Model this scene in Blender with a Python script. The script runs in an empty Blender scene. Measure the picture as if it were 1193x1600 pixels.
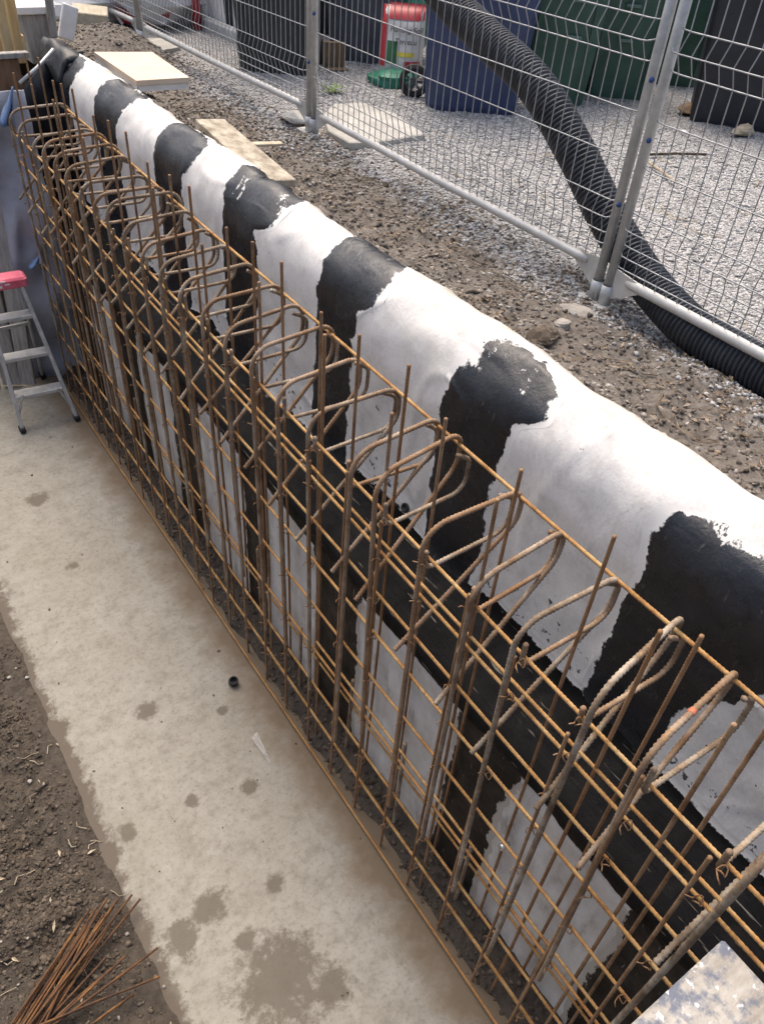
import bpy, math, random
import numpy as np
from mathutils import Vector, Matrix, noise as mnoise

# ------------------------------------------------------------------ camera, sky, sun, exposure
# drawing unit: the trench is drawn in units and turned into metres (x K) at the end
K = 1.2218
H = 2.66
F, CX, CY = 1215.0, 596.5, 800.0
sc = bpy.context.scene
col = sc.collection


def _ray(u, v):
    return np.array([(u - CX) / F, -(v - CY) / F, -1.0])


_Z = -_ray(475, 2195); _Z /= np.linalg.norm(_Z)
_Y = _ray(-558, -384); _Y = _Y - _Z * (_Y @ _Z); _Y /= np.linalg.norm(_Y)
_X = np.cross(_Y, _Z)
RW = np.array([_X, _Y, _Z])

cam_d = bpy.data.cameras.new('camera')
cam = bpy.data.objects.new('camera', cam_d)
col.objects.link(cam)
cam_d.sensor_fit = 'VERTICAL'
cam_d.sensor_height = 24.0
cam_d.lens = F / 1600 * 24.0
cam_d.clip_start = 0.02
cam_d.clip_end = 400
mw = Matrix([list(RW[0]) + [0], list(RW[1]) + [0], list(RW[2]) + [H * K], [0, 0, 0, 1]])
cam.matrix_world = mw
sc.camera = cam

SUN_EL, SUN_AZ = 64.0, 20.0      # elevation; azimuth measured from +Y towards +X
world = bpy.data.worlds.new('World'); sc.world = world
world.use_nodes = True
wn = world.node_tree.nodes; wl = world.node_tree.links
sky = wn.new('ShaderNodeTexSky'); sky.sky_type = 'NISHITA'; sky.sun_disc = False
sky.sun_elevation = math.radians(SUN_EL); sky.sun_rotation = math.radians(SUN_AZ)
sky.dust_density = 8.0; sky.air_density = 1.0; sky.ozone_density = 0.0
bg = wn['Background']; bg.inputs['Strength'].default_value = 0.15
wl.new(sky.outputs['Color'], bg.inputs['Color'])
sd = bpy.data.lights.new('sun', 'SUN'); sd.energy = 0.6; sd.angle = math.radians(60); sd.color = (1.0, 0.975, 0.94)
sun = bpy.data.objects.new('sun', sd); col.objects.link(sun)
_e, _a = math.radians(SUN_EL), math.radians(SUN_AZ)
sdir = Vector((math.cos(_e) * math.sin(_a), math.cos(_e) * math.cos(_a), math.sin(_e)))
sun.rotation_euler = sdir.to_track_quat('Z', 'Y').to_euler()
sun.location = (0, 0, 8)
vs = sc.view_settings
vs.view_transform = 'Standard'; vs.look = 'None'; vs.gamma = 1.0; vs.use_curve_mapping = False
vs.exposure = 0.82
sc.render.resolution_x, sc.render.resolution_y = 763, 1024


# ------------------------------------------------------------------ helpers
def pick(u, v, x=None, y=None, z=None):
    """point of the place seen at photograph pixel (u, v) on a plane x=, y= or z="""
    d = RW @ _ray(u, v)
    if x is not None: t = x / d[0]
    elif y is not None: t = y / d[1]
    else: t = (z - H) / d[2]
    return Vector((t * d[0], t * d[1], H + t * d[2]))


def nz(x, y, z=0.0, s=1.0, o=0.0):
    return mnoise.noise(Vector((x * s + o, y * s + 3.1 * o, z * s - 1.7 * o)))


def fbm(x, y, z=0.0, s=1.0, o=0.0, n=4):
    a, t = 1.0, 0.0
    for i in range(n):
        t += a * nz(x, y, z, s, o + 7.3 * i); s *= 2.03; a *= 0.5
    return t


def sstep(a, b, v):
    t = max(0.0, min(1.0, (v - a) / (b - a))); return t * t * (3 - 2 * t)


class G:
    """geometry collector"""
    def __init__(self):
        self.v, self.f, self.uv, self.a = [], [], [], []

    def add(self, vs_, fs):
        o = len(self.v); self.v += [tuple(p) for p in vs_]; self.f += [tuple(i + o for i in q) for q in fs]; return self

    def box(self, c, s, rz=0.0, M=None, taper=1.0, bev=0.0):
        hx, hy, hz = s[0] / 2, s[1] / 2, s[2] / 2
        vs_ = []
        if bev <= 0:
            for zz in (-1, 1):
                k = taper if zz > 0 else 1.0
                for a, b in ((-1, -1), (1, -1), (1, 1), (-1, 1)):
                    vs_.append(Vector((a * hx * k, b * hy * k, zz * hz)))
            fs = [(3, 2, 1, 0), (4, 5, 6, 7), (0, 1, 5, 4), (1, 2, 6, 5), (2, 3, 7, 6), (3, 0, 4, 7)]
        else:
            rings = [(-hz, bev), (-hz + bev, 0), (hz - bev, 0), (hz, bev)]
            for zz, ins in rings:
                k = 1.0 + (taper - 1.0) * (zz + hz) / (2 * hz)
                X, Y = hx * k - ins, hy * k - ins
                b = bev
                for p in ((X - b, -Y), (X, -Y + b), (X, Y - b), (X - b, Y), (-X + b, Y), (-X, Y - b), (-X, -Y + b), (-X + b, -Y)):
                    vs_.append(Vector((p[0], p[1], zz)))
            fs = [tuple(reversed(range(8))), tuple(range(24, 32))]
            for r in range(3):
                for i in range(8):
                    j = (i + 1) % 8
                    fs.append((r * 8 + i, r * 8 + j, r * 8 + 8 + j, r * 8 + 8 + i))
        R = M if M is not None else Matrix.Rotation(rz, 3, 'Z')
        return self.add([R @ p + Vector(c) for p in vs_], fs)

    def tube(self, path, r, n=8, caps=True, rr=None):
        P = [Vector(p) for p in path]
        m = len(P)
        T = []
        for i in range(m):
            a = P[max(0, i - 1)]; b = P[min(m - 1, i + 1)]
            d = b - a
            T.append(d.normalized() if d.length > 1e-9 else Vector((0, 0, 1)))
        ref = Vector((0, 0, 1)) if abs(T[0].z) < 0.9 else Vector((1, 0, 0))
        nrm = T[0].cross(ref).normalized()
        vs_, fs = [], []
        for i in range(m):
            nrm = (nrm - T[i] * nrm.dot(T[i]))
            nrm = nrm.normalized() if nrm.length > 1e-6 else T[i].orthogonal().normalized()
            bn = T[i].cross(nrm)
            ri = rr[i] if rr is not None else r
            for k in range(n):
                a = 2 * math.pi * k / n
                vs_.append(P[i] + (nrm * math.cos(a) + bn * math.sin(a)) * ri)
        for i in range(m - 1):
            for k in range(n):
                k2 = (k + 1) % n
                fs.append((i * n + k, i * n + k2, (i + 1) * n + k2, (i + 1) * n + k))
        if caps:
            fs.append(tuple(reversed(range(n)))); fs.append(tuple((m - 1) * n + k for k in range(n)))
        return self.add(vs_, fs)

    def lathe(self, prof, n=20, c=(0, 0, 0), M=None):
        R = M if M is not None else Matrix.Identity(3)
        vs_, fs = [], []
        for (r, z) in prof:
            for k in range(n):
                a = 2 * math.pi * k / n
                vs_.append(R @ Vector((r * math.cos(a), r * math.sin(a), z)) + Vector(c))
        for i in range(len(prof) - 1):
            for k in range(n):
                k2 = (k + 1) % n
                fs.append((i * n + k, i * n + k2, (i + 1) * n + k2, (i + 1) * n + k))
        return self.add(vs_, fs)

    def grid(self, xs, ys, fz, flip=False):
        nx, ny = len(xs), len(ys)
        vs_ = [(x, y, fz(x, y)) for y in ys for x in xs]
        fs = [(j * nx + i, j * nx + i + 1, (j + 1) * nx + i + 1, (j + 1) * nx + i) for j in range(ny - 1) for i in range(nx - 1)]
        return self.add(vs_, fs)


def mk(name, g, mat, parent=None, loc=None, smooth=False, label=None, cat=None, group=None, kind=None, mesh=None, origin=None):
    """one mesh object; g is in place coordinates unless loc says it is local"""
    if mesh is None:
        me = bpy.data.meshes.new(name)
        vs_ = g.v
        off = Vector((0, 0, 0))
        if loc is None:
            off = parent.location.copy() if parent is not None and not parent.get('_nested') else Vector((0, 0, 0))
            if parent is not None and parent.get('_nested'):
                p = parent
                while p is not None:
                    off = off + p.location; p = p.parent
            if parent is None and origin is not None: off = Vector(origin)
            if off.length > 0: vs_ = [(a - off.x, b - off.y, c - off.z) for a, b, c in vs_]
        me.from_pydata(vs_, [], g.f)
        me.update()
        if smooth: me.polygons.foreach_set('use_smooth', [True] * len(me.polygons))
        me.materials.append(MAT[mat])
    else:
        me = mesh
    o = bpy.data.objects.new(name, me); col.objects.link(o)
    if loc is not None: o.location = loc
    elif parent is None and origin is not None: o.location = origin
    if parent is not None: o.parent = parent
    tag(o, label, cat, group, kind)
    return o


def tag(o, label=None, cat=None, group=None, kind=None):
    if label: o['label'] = label
    if cat: o['category'] = cat
    if group: o['group'] = group
    if kind: o['kind'] = kind
    return o


def thing(name, loc, label, cat, group=None, rz=0.0):
    o = bpy.data.objects.new(name, None); col.objects.link(o)
    o.empty_display_size = 0.05
    o.location = loc; o.rotation_euler = (0, 0, rz)
    return tag(o, label, cat, group)


def copy_thing(root, loc, rz, label, group=None):
    r = root.copy(); col.objects.link(r); r.location = loc; r.rotation_euler = (0, 0, rz); r['label'] = label
    if group: r['group'] = group
    for ch in list(root.children):
        c = ch.copy(); col.objects.link(c); c.parent = r
        for q in list(ch.children):
            d = q.copy(); col.objects.link(d); d.parent = c
    return r


def bend(pts, rad, seg=8):
    """polyline with rounded corners; rad per inner corner"""
    P = [Vector(p) for p in pts]
    out = [P[0]]
    for i in range(1, len(P) - 1):
        a, b, c = P[i - 1], P[i], P[i + 1]
        r = rad[i - 1] if isinstance(rad, (list, tuple)) else rad
        d1 = (a - b).normalized(); d2 = (c - b).normalized()
        ang = d1.angle(d2)
        t = min(r / math.tan(ang / 2), (a - b).length * 0.49, (c - b).length * 0.49)
        r2 = t * math.tan(ang / 2)
        bis = (d1 + d2).normalized()
        cen = b + bis * (r2 / math.sin(ang / 2))
        s = b + d1 * t - cen; e = b + d2 * t - cen
        tot = s.angle(e)
        for k in range(seg + 1):
            f = k / seg
            v = (s * math.sin((1 - f) * tot) + e * math.sin(f * tot)) / math.sin(tot)
            out.append(cen + v)
    out.append(P[-1])
    return out


def resample(path, step):
    P = [Vector(p) for p in path]
    L = [0.0]
    for a, b in zip(P, P[1:]): L.append(L[-1] + (b - a).length)
    n = max(2, int(L[-1] / step)); out = []; j = 0
    for i in range(n + 1):
        s = L[-1] * i / n
        while j < len(P) - 2 and L[j + 1] < s: j += 1
        t = (s - L[j]) / max(1e-9, L[j + 1] - L[j])
        out.append(P[j].lerp(P[j + 1], min(1, max(0, t))))
    return out


def ribbed(path, r, pitch=0.0108, n=7, amp=0.26):
    """deformed reinforcing bar: a round bar with raised ribs"""
    pp = resample(path, pitch / 2)
    rr = [r * (1 + (amp if i % 2 else -amp * 0.35)) for i in range(len(pp))]
    return G().tube(pp, r, n=n, rr=rr)


# ------------------------------------------------------------------ materials
MAT = {}


class N:
    def __init__(self, name):
        self.m = bpy.data.materials.new(name); MAT[name] = self.m
        self.m.use_nodes = True
        self.t = self.m.node_tree
        self.b = self.t.nodes['Principled BSDF']
        self.b.inputs['Specular IOR Level'].default_value = 0.35
        self.tc = self.t.nodes.new('ShaderNodeTexCoord')

    def lk(self, a, b): self.t.links.new(a, b)

    def co(self, scale=(1, 1, 1), src='Object', rnd=False):
        mp = self.t.nodes.new('ShaderNodeMapping')
        mp.inputs['Scale'].default_value = scale
        self.lk(self.tc.outputs[src], mp.inputs['Vector'])
        if rnd:
            oi = self.t.nodes.new('ShaderNodeObjectInfo')
            mu = self.t.nodes.new('ShaderNodeMath'); mu.operation = 'MULTIPLY'; mu.inputs[1].default_value = 37.0
            self.lk(oi.outputs['Random'], mu.inputs[0])
            self.lk(mu.outputs[0], mp.inputs['Location'])
        return mp.outputs[0]

    def noise(self, co, scale=5, detail=6, rough=0.6, dist=0.0):
        n = self.t.nodes.new('ShaderNodeTexNoise')
        n.inputs['Scale'].default_value = scale; n.inputs['Detail'].default_value = detail
        n.inputs['Roughness'].default_value = rough; n.inputs['Distortion'].default_value = dist
        self.lk(co, n.inputs['Vector'])
        return n.outputs['Fac']

    def voro(self, co, scale=50, out='Distance', feature='F1', rand=1.0):
        n = self.t.nodes.new('ShaderNodeTexVoronoi'); n.feature = feature
        n.inputs['Scale'].default_value = scale; n.inputs['Randomness'].default_value = rand
        self.lk(co, n.inputs['Vector'])
        return n.outputs[out]

    def ramp(self, fac, stops):
        r = self.t.nodes.new('ShaderNodeValToRGB')
        e = r.color_ramp.elements
        while len(e) < len(stops): e.new(0.5)
        for k, (p, c) in enumerate(stops):
            e[k].position = p
            e[k].color = (c, c, c, 1) if isinstance(c, (int, float)) else (*c, 1)
        self.lk(fac, r.inputs['Fac'])
        return r.outputs['Color']

    def mix(self, fac, a, b, mode='MIX'):
        n = self.t.nodes.new('ShaderNodeMix'); n.data_type = 'RGBA'; n.blend_type = mode
        for sock, val in ((n.inputs['Factor'], fac), (n.inputs['A'], a), (n.inputs['B'], b)):
            if isinstance(val, bpy.types.NodeSocket): self.lk(val, sock)
            elif isinstance(val, (int, float)): sock.default_value = val if sock.type == 'VALUE' else (val, val, val, 1)
            else: sock.default_value = (*val, 1)
        return n.outputs['Result']

    def math(self, op, a, b=0.0, c=None, clamp=False):
        n = self.t.nodes.new('ShaderNodeMath'); n.operation = op; n.use_clamp = clamp
        for i, v in enumerate((a, b, c)):
            if v is None: continue
            if isinstance(v, bpy.types.NodeSocket): self.lk(v, n.inputs[i])
            else: n.inputs[i].default_value = v
        return n.outputs[0]

    def attr(self, name):
        n = self.t.nodes.new('ShaderNodeAttribute'); n.attribute_name = name
        return n.outputs['Fac']

    def sep(self, co):
        n = self.t.nodes.new('ShaderNodeSeparateXYZ'); self.lk(co, n.inputs[0]); return n.outputs

    def rnd(self):
        return self.t.nodes.new('ShaderNodeObjectInfo').outputs['Random']

    def bump(self, h, strength=0.3, dist=0.01):
        n = self.t.nodes.new('ShaderNodeBump')
        n.inputs['Strength'].default_value = strength; n.inputs['Distance'].default_value = dist
        self.lk(h, n.inputs['Height']); self.lk(n.outputs[0], self.b.inputs['Normal'])

    def color(self, c):
        if isinstance(c, bpy.types.NodeSocket): self.lk(c, self.b.inputs['Base Color'])
        else: self.b.inputs['Base Color'].default_value = (*c, 1)

    def set(self, **k):
        for n_, v in k.items():
            s = self.b.inputs[n_.replace('_', ' ')]
            if isinstance(v, bpy.types.NodeSocket): self.lk(v, s)
            else: s.default_value = v


def simple(name, c1, c2, rough=0.6, scale=14, metal=0.0, bump=0.15, spec=0.35, rnd=True, stretch=(1, 1, 1), dist=0.004, lo=0.35, hi=0.68):
    n = N(name); co = n.co(stretch, rnd=rnd)
    f = n.noise(co, scale, 7, 0.65)
    n.color(n.ramp(f, [(lo, c1), (hi, c2)]))
    n.set(Roughness=rough, Metallic=metal); n.b.inputs['Specular IOR Level'].default_value = spec
    if bump: n.bump(n.noise(co, scale * 3, 5, 0.7), bump, dist)
    return n


# steel bars: grey-brown mill scale with dust (thick), fresh orange rust (thin)
def rust(name, dark, mid, light, bump=0.25, orange=((0.17, 0.075, 0.028), (0.36, 0.17, 0.06))):
    n = N(name); co = n.co(rnd=True)
    a = n.noise(co, 9, 8, 0.7); b = n.noise(co, 70, 4, 0.6)
    c = n.ramp(a, [(0.34, dark), (0.48, mid), (0.64, light)])
    c = n.mix(n.ramp(b, [(0.52, 0.0), (0.68, 0.65)]), c, dark)
    c = n.mix(n.ramp(n.noise(co, 22, 5, 0.7), [(0.58, 0.0), (0.70, 0.6)]), c, (light[0] * 1.15, light[1] * 0.8, light[2] * 0.45))
    r = n.rnd()
    c = n.mix(n.ramp(r, [(0.0, 0.0), (0.5, 0.05), (1.0, 0.5)]), c, n.mix(n.ramp(b, [(0.35, 0.0), (0.65, 1.0)]), orange[0], orange[1]))
    n.color(c); n.set(Roughness=0.82); n.b.inputs['Specular IOR Level'].default_value = 0.25
    n.bump(b, bump, 0.002)


rust('rust_thick', (0.14, 0.092, 0.058), (0.26, 0.20, 0.14), (0.44, 0.38, 0.30))
rust('rust_thin', (0.20, 0.095, 0.035), (0.40, 0.225, 0.085), (0.50, 0.34, 0.16))
rust('rust_upright', (0.14, 0.075, 0.038), (0.26, 0.16, 0.09), (0.36, 0.24, 0.145))
rust('rust_rod', (0.038, 0.025, 0.018), (0.085, 0.046, 0.027), (0.22, 0.11, 0.040), orange=((0.07, 0.035, 0.02), (0.16, 0.075, 0.03)))
simple('cut_steel', (0.45, 0.42, 0.38), (0.7, 0.68, 0.64), 0.4, 60, 0.6, 0.05)

# geotextile sheet
n = N('sheet'); co = n.co()
a = n.noise(co, 2.2, 6, 0.6); b = n.noise(co, 11, 6, 0.65); f = n.noise(co, 130, 3, 0.6)
c = n.ramp(b, [(0.30, (0.58, 0.565, 0.54)), (0.50, (0.72, 0.708, 0.682)), (0.75, (0.78, 0.768, 0.745))])
c = n.mix(n.ramp(a, [(0.54, 0.0), (0.74, 0.5)]), c, (0.58, 0.55, 0.47))
sp = n.noise(co, 42, 4, 0.75)
c = n.mix(n.ramp(sp, [(0.64, 0.0), (0.76, 0.55)]), c, (0.33, 0.32, 0.31))
fe = n.noise(co, 70, 6, 0.8)
c = n.mix(n.ramp(fe, [(0.40, 0.35), (0.52, 0.0)]), c, (0.52, 0.51, 0.49))
mu = n.noise(co, 5.5, 9, 0.8)
c = n.mix(n.ramp(mu, [(0.62, 0.0), (0.72, 0.45)]), c, (0.42, 0.37, 0.30))
# bitumen spatter low on the sheet, thrown up from the band
zz = n.sep(co)[2]
spk = n.noise(co, 30, 3, 0.6)
lowm = n.ramp(n.math('SUBTRACT', zz, 1.0), [(0.22, 0.16), (0.62, 0.0)])
c = n.mix(n.ramp(n.math('ADD', spk, lowm), [(0.74, 0.0), (0.77, 0.9)]), c, (0.02, 0.02, 0.022))
# soil rubbed into the sheet along its buried back edge
mk_ = n.math('ADD', n.math('SUBTRACT', n.sep(co)[0], -0.02), n.math('MULTIPLY', n.math('SUBTRACT', n.noise(co, 7, 9, 0.78), 0.5), 0.42))
c = n.mix(n.ramp(mk_, [(0.0, 0.0), (0.16, 0.8)]), c, (0.32, 0.275, 0.22))
n.color(c); n.set(Roughness=0.85)
wr = n.noise(n.co((1, 1, 0.5)), 16, 4, 0.55, 1.5)
n.bump(n.mix(0.6, n.mix(0.5, b, f), wr), 0.40, 0.008)
# lower sheets: mud-splashed
n = N('sheet_low'); co = n.co(); cz = n.co((1, 1, 0.35))
a = n.noise(co, 3.0, 6, 0.65); b = n.noise(cz, 14, 7, 0.7); sp = n.noise(co, 55, 4, 0.75)
c = n.ramp(b, [(0.30, (0.36, 0.33, 0.29)), (0.46, (0.60, 0.585, 0.55)), (0.72, (0.74, 0.735, 0.715))])
c = n.mix(n.ramp(a, [(0.45, 0.0), (0.75, 0.6)]), c, (0.40, 0.35, 0.28))
c = n.mix(n.ramp(sp, [(0.66, 0.0), (0.75, 0.75)]), c, (0.05, 0.04, 0.035))
n.color(c); n.set(Roughness=0.8); n.bump(b, 0.25, 0.006)


# bitumen: brushed on; 'edge' (0 at the rim) lets the brush run dry
def bitumen(name, base, dust, low, stretch, tip, rough, dustamt, scratch, spec):
    n = N(name); co = n.co()
    cs = n.co(stretch); ct = n.co(tip)
    st = n.noise(cs, 34, 5, 0.7); br = n.noise(co, 20, 7, 0.75); sp = n.noise(ct, 46, 5, 0.65)
    e = n.attr('edge')
    k = n.math('MULTIPLY', n.math('SUBTRACT', e, 0.42), 3.0)
    for tex, amp in ((st, 2.8), (br, 1.8), (sp, 1.3)):
        k = n.math('ADD', k, n.math('MULTIPLY', n.math('SUBTRACT', tex, 0.5), amp))
    # far inside the stripe the coat is closed
    k = n.math('ADD', k, n.math('MULTIPLY', n.math('GREATER_THAN', e, 0.98), 1.2))
    paint = n.ramp(n.math('ADD', k, 0.5), [(0.41, 0.0), (0.60, 1.0)])
    d = n.noise(co, 6, 7, 0.7)
    c = n.mix(n.ramp(d, [(0.45, 0.0), (0.72, dustamt)]), base, dust)
    sc_ = n.noise(cs, 75, 3, 0.55)
    c = n.mix(n.ramp(sc_, [(0.66, 0.0), (0.72, scratch)]), c, (0.42, 0.38, 0.32))
    c = n.mix(paint, low, c)
    n.color(c)
    w = n.noise(co, 26, 8, 0.75, 2.0)
    r = n.ramp(n.noise(co, 9, 6, 0.75), [(0.35, rough - 0.16), (0.65, rough + 0.18)])
    n.set(Roughness=n.mix(paint, 0.85, r)); n.b.inputs['Specular IOR Level'].default_value = spec
    n.bump(n.mix(paint, 0.5, n.mix(0.5, w, st)), 0.42, 0.012)


bitumen('bitumen_up', (0.008, 0.010, 0.014), (0.034, 0.040, 0.052), (0.71, 0.698, 0.672), (1, 1, 0.16), (1, 0.25, 1), 0.30, 0.5, 0.12, 0.6)
bitumen('bitumen_low', (0.014, 0.011, 0.009), (0.065, 0.050, 0.036), (0.46, 0.43, 0.38), (1, 1, 0.14), (1, 0.4, 1), 0.62, 0.7, 0.30, 0.3)
bitumen('bitumen_band', (0.006, 0.0055, 0.0055), (0.018, 0.016, 0.014), (0.60, 0.59, 0.57), (1, 0.06, 1), (0.4, 1, 0.4), 0.54, 0.30, 0.6, 0.14)

# concrete footing with stains
n = N('concrete'); co = n.co()
a = n.noise(co, 1.6, 7, 0.62); b = n.noise(co, 9, 7, 0.7); f = n.noise(co, 90, 4, 0.7)
c = n.ramp(b, [(0.28, (0.195, 0.184, 0.156)), (0.5, (0.285, 0.273, 0.236)), (0.75, (0.34, 0.328, 0.288))])
c = n.mix(n.ramp(a, [(0.42, 0.0), (0.68, 0.55)]), c, (0.245, 0.225, 0.182))
c = n.mix(n.ramp(f, [(0.56, 0.0), (0.70, 0.55)]), c, (0.17, 0.15, 0.115))
f2 = n.noise(co, 34, 7, 0.8)
c = n.mix(n.ramp(f2, [(0.36, 0.6), (0.50, 0.0)]), c, (0.165, 0.148, 0.116))
c = n.mix(n.ramp(f2, [(0.58, 0.0), (0.72, 0.4)]), c, (0.42, 0.40, 0.34))
wob = n.math('MULTIPLY', n.math('SUBTRACT', n.noise(co, 8, 6, 0.7), 0.5), 0.15)
X = n.sep(co)
STAINS = [((440, 1530), 0.125, 0.125), ((330, 1418), 0.062, 0.045), ((385, 1470), 0.03, 0.03), ((285, 1465), 0.05, 0.06), ((230, 1110), 0.042, 0.035),
          ((430, 1380), 0.03, 0.03), ((300, 1250), 0.022, 0.022), ((200, 1300), 0.03, 0.03), ((345, 1110), 0.022, 0.02), ((250, 1560), 0.05, 0.07),
          ((112, 884), 0.028, 0.022), ((390, 1230), 0.03, 0.026), ((520, 1545), 0.06, 0.05), ((60, 780), 0.05, 0.05)]
dmin = None
for (p, ru, rv) in STAINS:
    q = pick(*p, z=0.0) * K
    dx = n.math('DIVIDE', n.math('SUBTRACT', X[0], q.x), ru * K * 1.3)
    dy = n.math('DIVIDE', n.math('SUBTRACT', X[1], q.y), rv * K * 1.3)
    dd = n.math('SQRT', n.math('ADD', n.math('MULTIPLY', dx, dx), n.math('MULTIPLY', dy, dy)))
    dmin = dd if dmin is None else n.math('MINIMUM', dmin, dd)
wob2 = n.math('MULTIPLY', n.math('SUBTRACT', n.noise(co, 14, 9, 0.78), 0.5), 2.8)
dmin = n.math('ADD', dmin, wob2)
c = n.mix(n.ramp(dmin, [(0.60, 0.85), (1.12, 0.0)]), c, (0.115, 0.100, 0.077))
# rusty dirt washed out along the foot of the cage
rx = n.math('ADD', X[0], n.math('MULTIPLY', n.math('SUBTRACT', n.noise(co, 5, 7, 0.7), 0.5), 0.42))
c = n.mix(n.ramp(rx, [(0.82, 0.0), (1.02, 0.92)]), c, (0.155, 0.115, 0.075))
# mud trodden over the soil edge
lx = n.math('ADD', X[0], n.math('MULTIPLY', n.math('SUBTRACT', n.noise(co, 5, 9, 0.75), 0.5), 0.30))
c = n.mix(n.ramp(lx, [(0.105, 0.95), (0.135, 0.0)]), c, (0.105, 0.087, 0.068))
n.color(c); n.set(Roughness=0.88)
n.bump(n.mix(0.5, b, f), 0.35, 0.008)

simple('rock_dust', (0.27, 0.25, 0.22), (0.46, 0.43, 0.38), 0.9, 8, 0, 0.4, dist=0.02)
simple('slab_concrete', (0.36, 0.35, 0.32), (0.52, 0.51, 0.47), 0.9, 7, 0, 0.25, dist=0.006)
# wet trench soil
n = N('soil'); co = n.co()
a = n.noise(co, 3, 8, 0.7); b = n.noise(co, 28, 8, 0.75)
c = n.ramp(b, [(0.30, (0.034, 0.027, 0.021)), (0.5, (0.074, 0.061, 0.048)), (0.72, (0.13, 0.11, 0.088))])
c = n.mix(n.ramp(a, [(0.45, 0.0), (0.7, 0.6)]), c, (0.125, 0.10, 0.075))
n.color(c); n.set(Roughness=0.9); n.bump(b, 0.8, 0.03)
# upper ground: brown soil by the sheet, pale gravel beyond the fence
n = N('upper_soil'); co = n.co(); X = n.sep(co)
a = n.noise(co, 2.2, 7, 0.65); b = n.noise(co, 24, 8, 0.75)
so = n.ramp(b, [(0.30, (0.078, 0.067, 0.056)), (0.5, (0.172, 0.150, 0.127)), (0.72, (0.29, 0.262, 0.23))])
vr = n.voro(co, 62, 'Color'); vs0 = n.sep(vr); vd = n.voro(co, 62, 'Distance')
gr = n.ramp(vs0[0], [(0.0, (0.29, 0.288, 0.285)), (0.5, (0.43, 0.428, 0.42)), (1.0, (0.57, 0.565, 0.56))])
gr = n.mix(n.ramp(vd, [(0.45, 0.0), (0.75, 0.8)]), gr, (0.12, 0.115, 0.11))
w = n.math('ADD', X[0], n.math('MULTIPLY', n.math('SUBTRACT', a, 0.5), 1.3))
msk = n.ramp(n.math('DIVIDE', w, 5.0), [(0.53, 0.0), (0.60, 1.0)])
n.color(n.mix(msk, so, gr)); n.set(Roughness=0.92)
n.bump(n.mix(msk, b, n.math('SUBTRACT', 1.0, vd)), 0.8, 0.025)


def stone(name, stops, rough=0.88):
    n = N(name); co = n.co()
    # stones of one heap differ in colour: a coarse cell noise gives each its own tone
    v = n.sep(n.voro(co, 45, 'Color'))
    c = n.ramp(v[0], stops)
    f = n.noise(co, 120, 4, 0.7)
    c = n.mix(n.ramp(f, [(0.4, 0.0), (0.7, 0.4)]), c, stops[0][1])
    n.color(c); n.set(Roughness=rough); n.bump(f, 0.2, 0.003)


stone('stone_grey', [(0.0, (0.25, 0.248, 0.245)), (0.5, (0.41, 0.408, 0.40)), (1.0, (0.58, 0.575, 0.565))])
stone('stone_brown', [(0.0, (0.10, 0.082, 0.066)), (0.45, (0.19, 0.162, 0.135)), (0.8, (0.30, 0.27, 0.235)), (1.0, (0.46, 0.44, 0.40))])
stone('clod', [(0.0, (0.045, 0.034, 0.025)), (0.6, (0.095, 0.075, 0.055)), (1.0, (0.16, 0.13, 0.10))], 0.92)
stone('clod_dry', [(0.0, (0.075, 0.062, 0.050)), (0.6, (0.135, 0.113, 0.092)), (1.0, (0.21, 0.18, 0.15))], 0.92)
stone('leaf', [(0.0, (0.12, 0.085, 0.055)), (0.5, (0.21, 0.155, 0.105)), (1.0, (0.36, 0.30, 0.23))], 0.8)
simple('straw', (0.32, 0.26, 0.17), (0.50, 0.44, 0.33), 0.8, 20)

simple('galvanised', (0.42, 0.43, 0.43), (0.58, 0.59, 0.59), 0.48, 18, 0.55, 0.08, 0.5)
simple('rail_steel', (0.48, 0.475, 0.45), (0.62, 0.615, 0.59), 0.5, 12, 0.35, 0.1, 0.5)
simple('wire', (0.27, 0.28, 0.29), (0.43, 0.44, 0.45), 0.45, 15, 0.5, 0.0, 0.5)
simple('blue_mark', (0.03, 0.07, 0.22), (0.05, 0.10, 0.30), 0.6, 20)
simple('pipe_black', (0.016, 0.019, 0.025), (0.050, 0.055, 0.066), 0.5, 9, 0, 0.05, 0.5)
simple('bin_blue', (0.024, 0.038, 0.095), (0.040, 0.060, 0.14), 0.5, 5, 0, 0.05, 0.45)
simple('bin_slate', (0.055, 0.065, 0.09), (0.085, 0.10, 0.13), 0.55, 5, 0, 0.05, 0.45)
simple('bin_black', (0.012, 0.014, 0.019), (0.024, 0.027, 0.034), 0.5, 5, 0, 0.05, 0.45)
simple('bin_charcoal', (0.024, 0.028, 0.030), (0.042, 0.047, 0.05), 0.55, 5, 0, 0.05, 0.45)
simple('bin_green', (0.034, 0.088, 0.062), (0.052, 0.122, 0.086), 0.5, 5, 0, 0.05, 0.45)
simple('bin_green_light', (0.10, 0.17, 0.14), (0.15, 0.23, 0.19), 0.5, 5, 0, 0.05, 0.4)
simple('rubber', (0.018, 0.018, 0.019), (0.035, 0.035, 0.036), 0.8, 20)
simple('wheel_grey', (0.06, 0.065, 0.075), (0.11, 0.115, 0.13), 0.6, 12)
simple('foam_board', (0.60, 0.49, 0.385), (0.67, 0.56, 0.45), 0.8, 5, 0, 0.1)
simple('timber_pale', (0.44, 0.38, 0.27), (0.62, 0.56, 0.44), 0.8, 6, 0, 0.3, stretch=(6, 1, 6), dist=0.006)
simple('timber_dirty', (0.20, 0.165, 0.12), (0.56, 0.51, 0.41), 0.85, 9, 0, 0.35, stretch=(2, 1, 2), dist=0.008)
simple('timber_yellow', (0.50, 0.35, 0.16), (0.64, 0.49, 0.27), 0.75, 5, 0, 0.2, stretch=(6, 6, 1))
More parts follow.
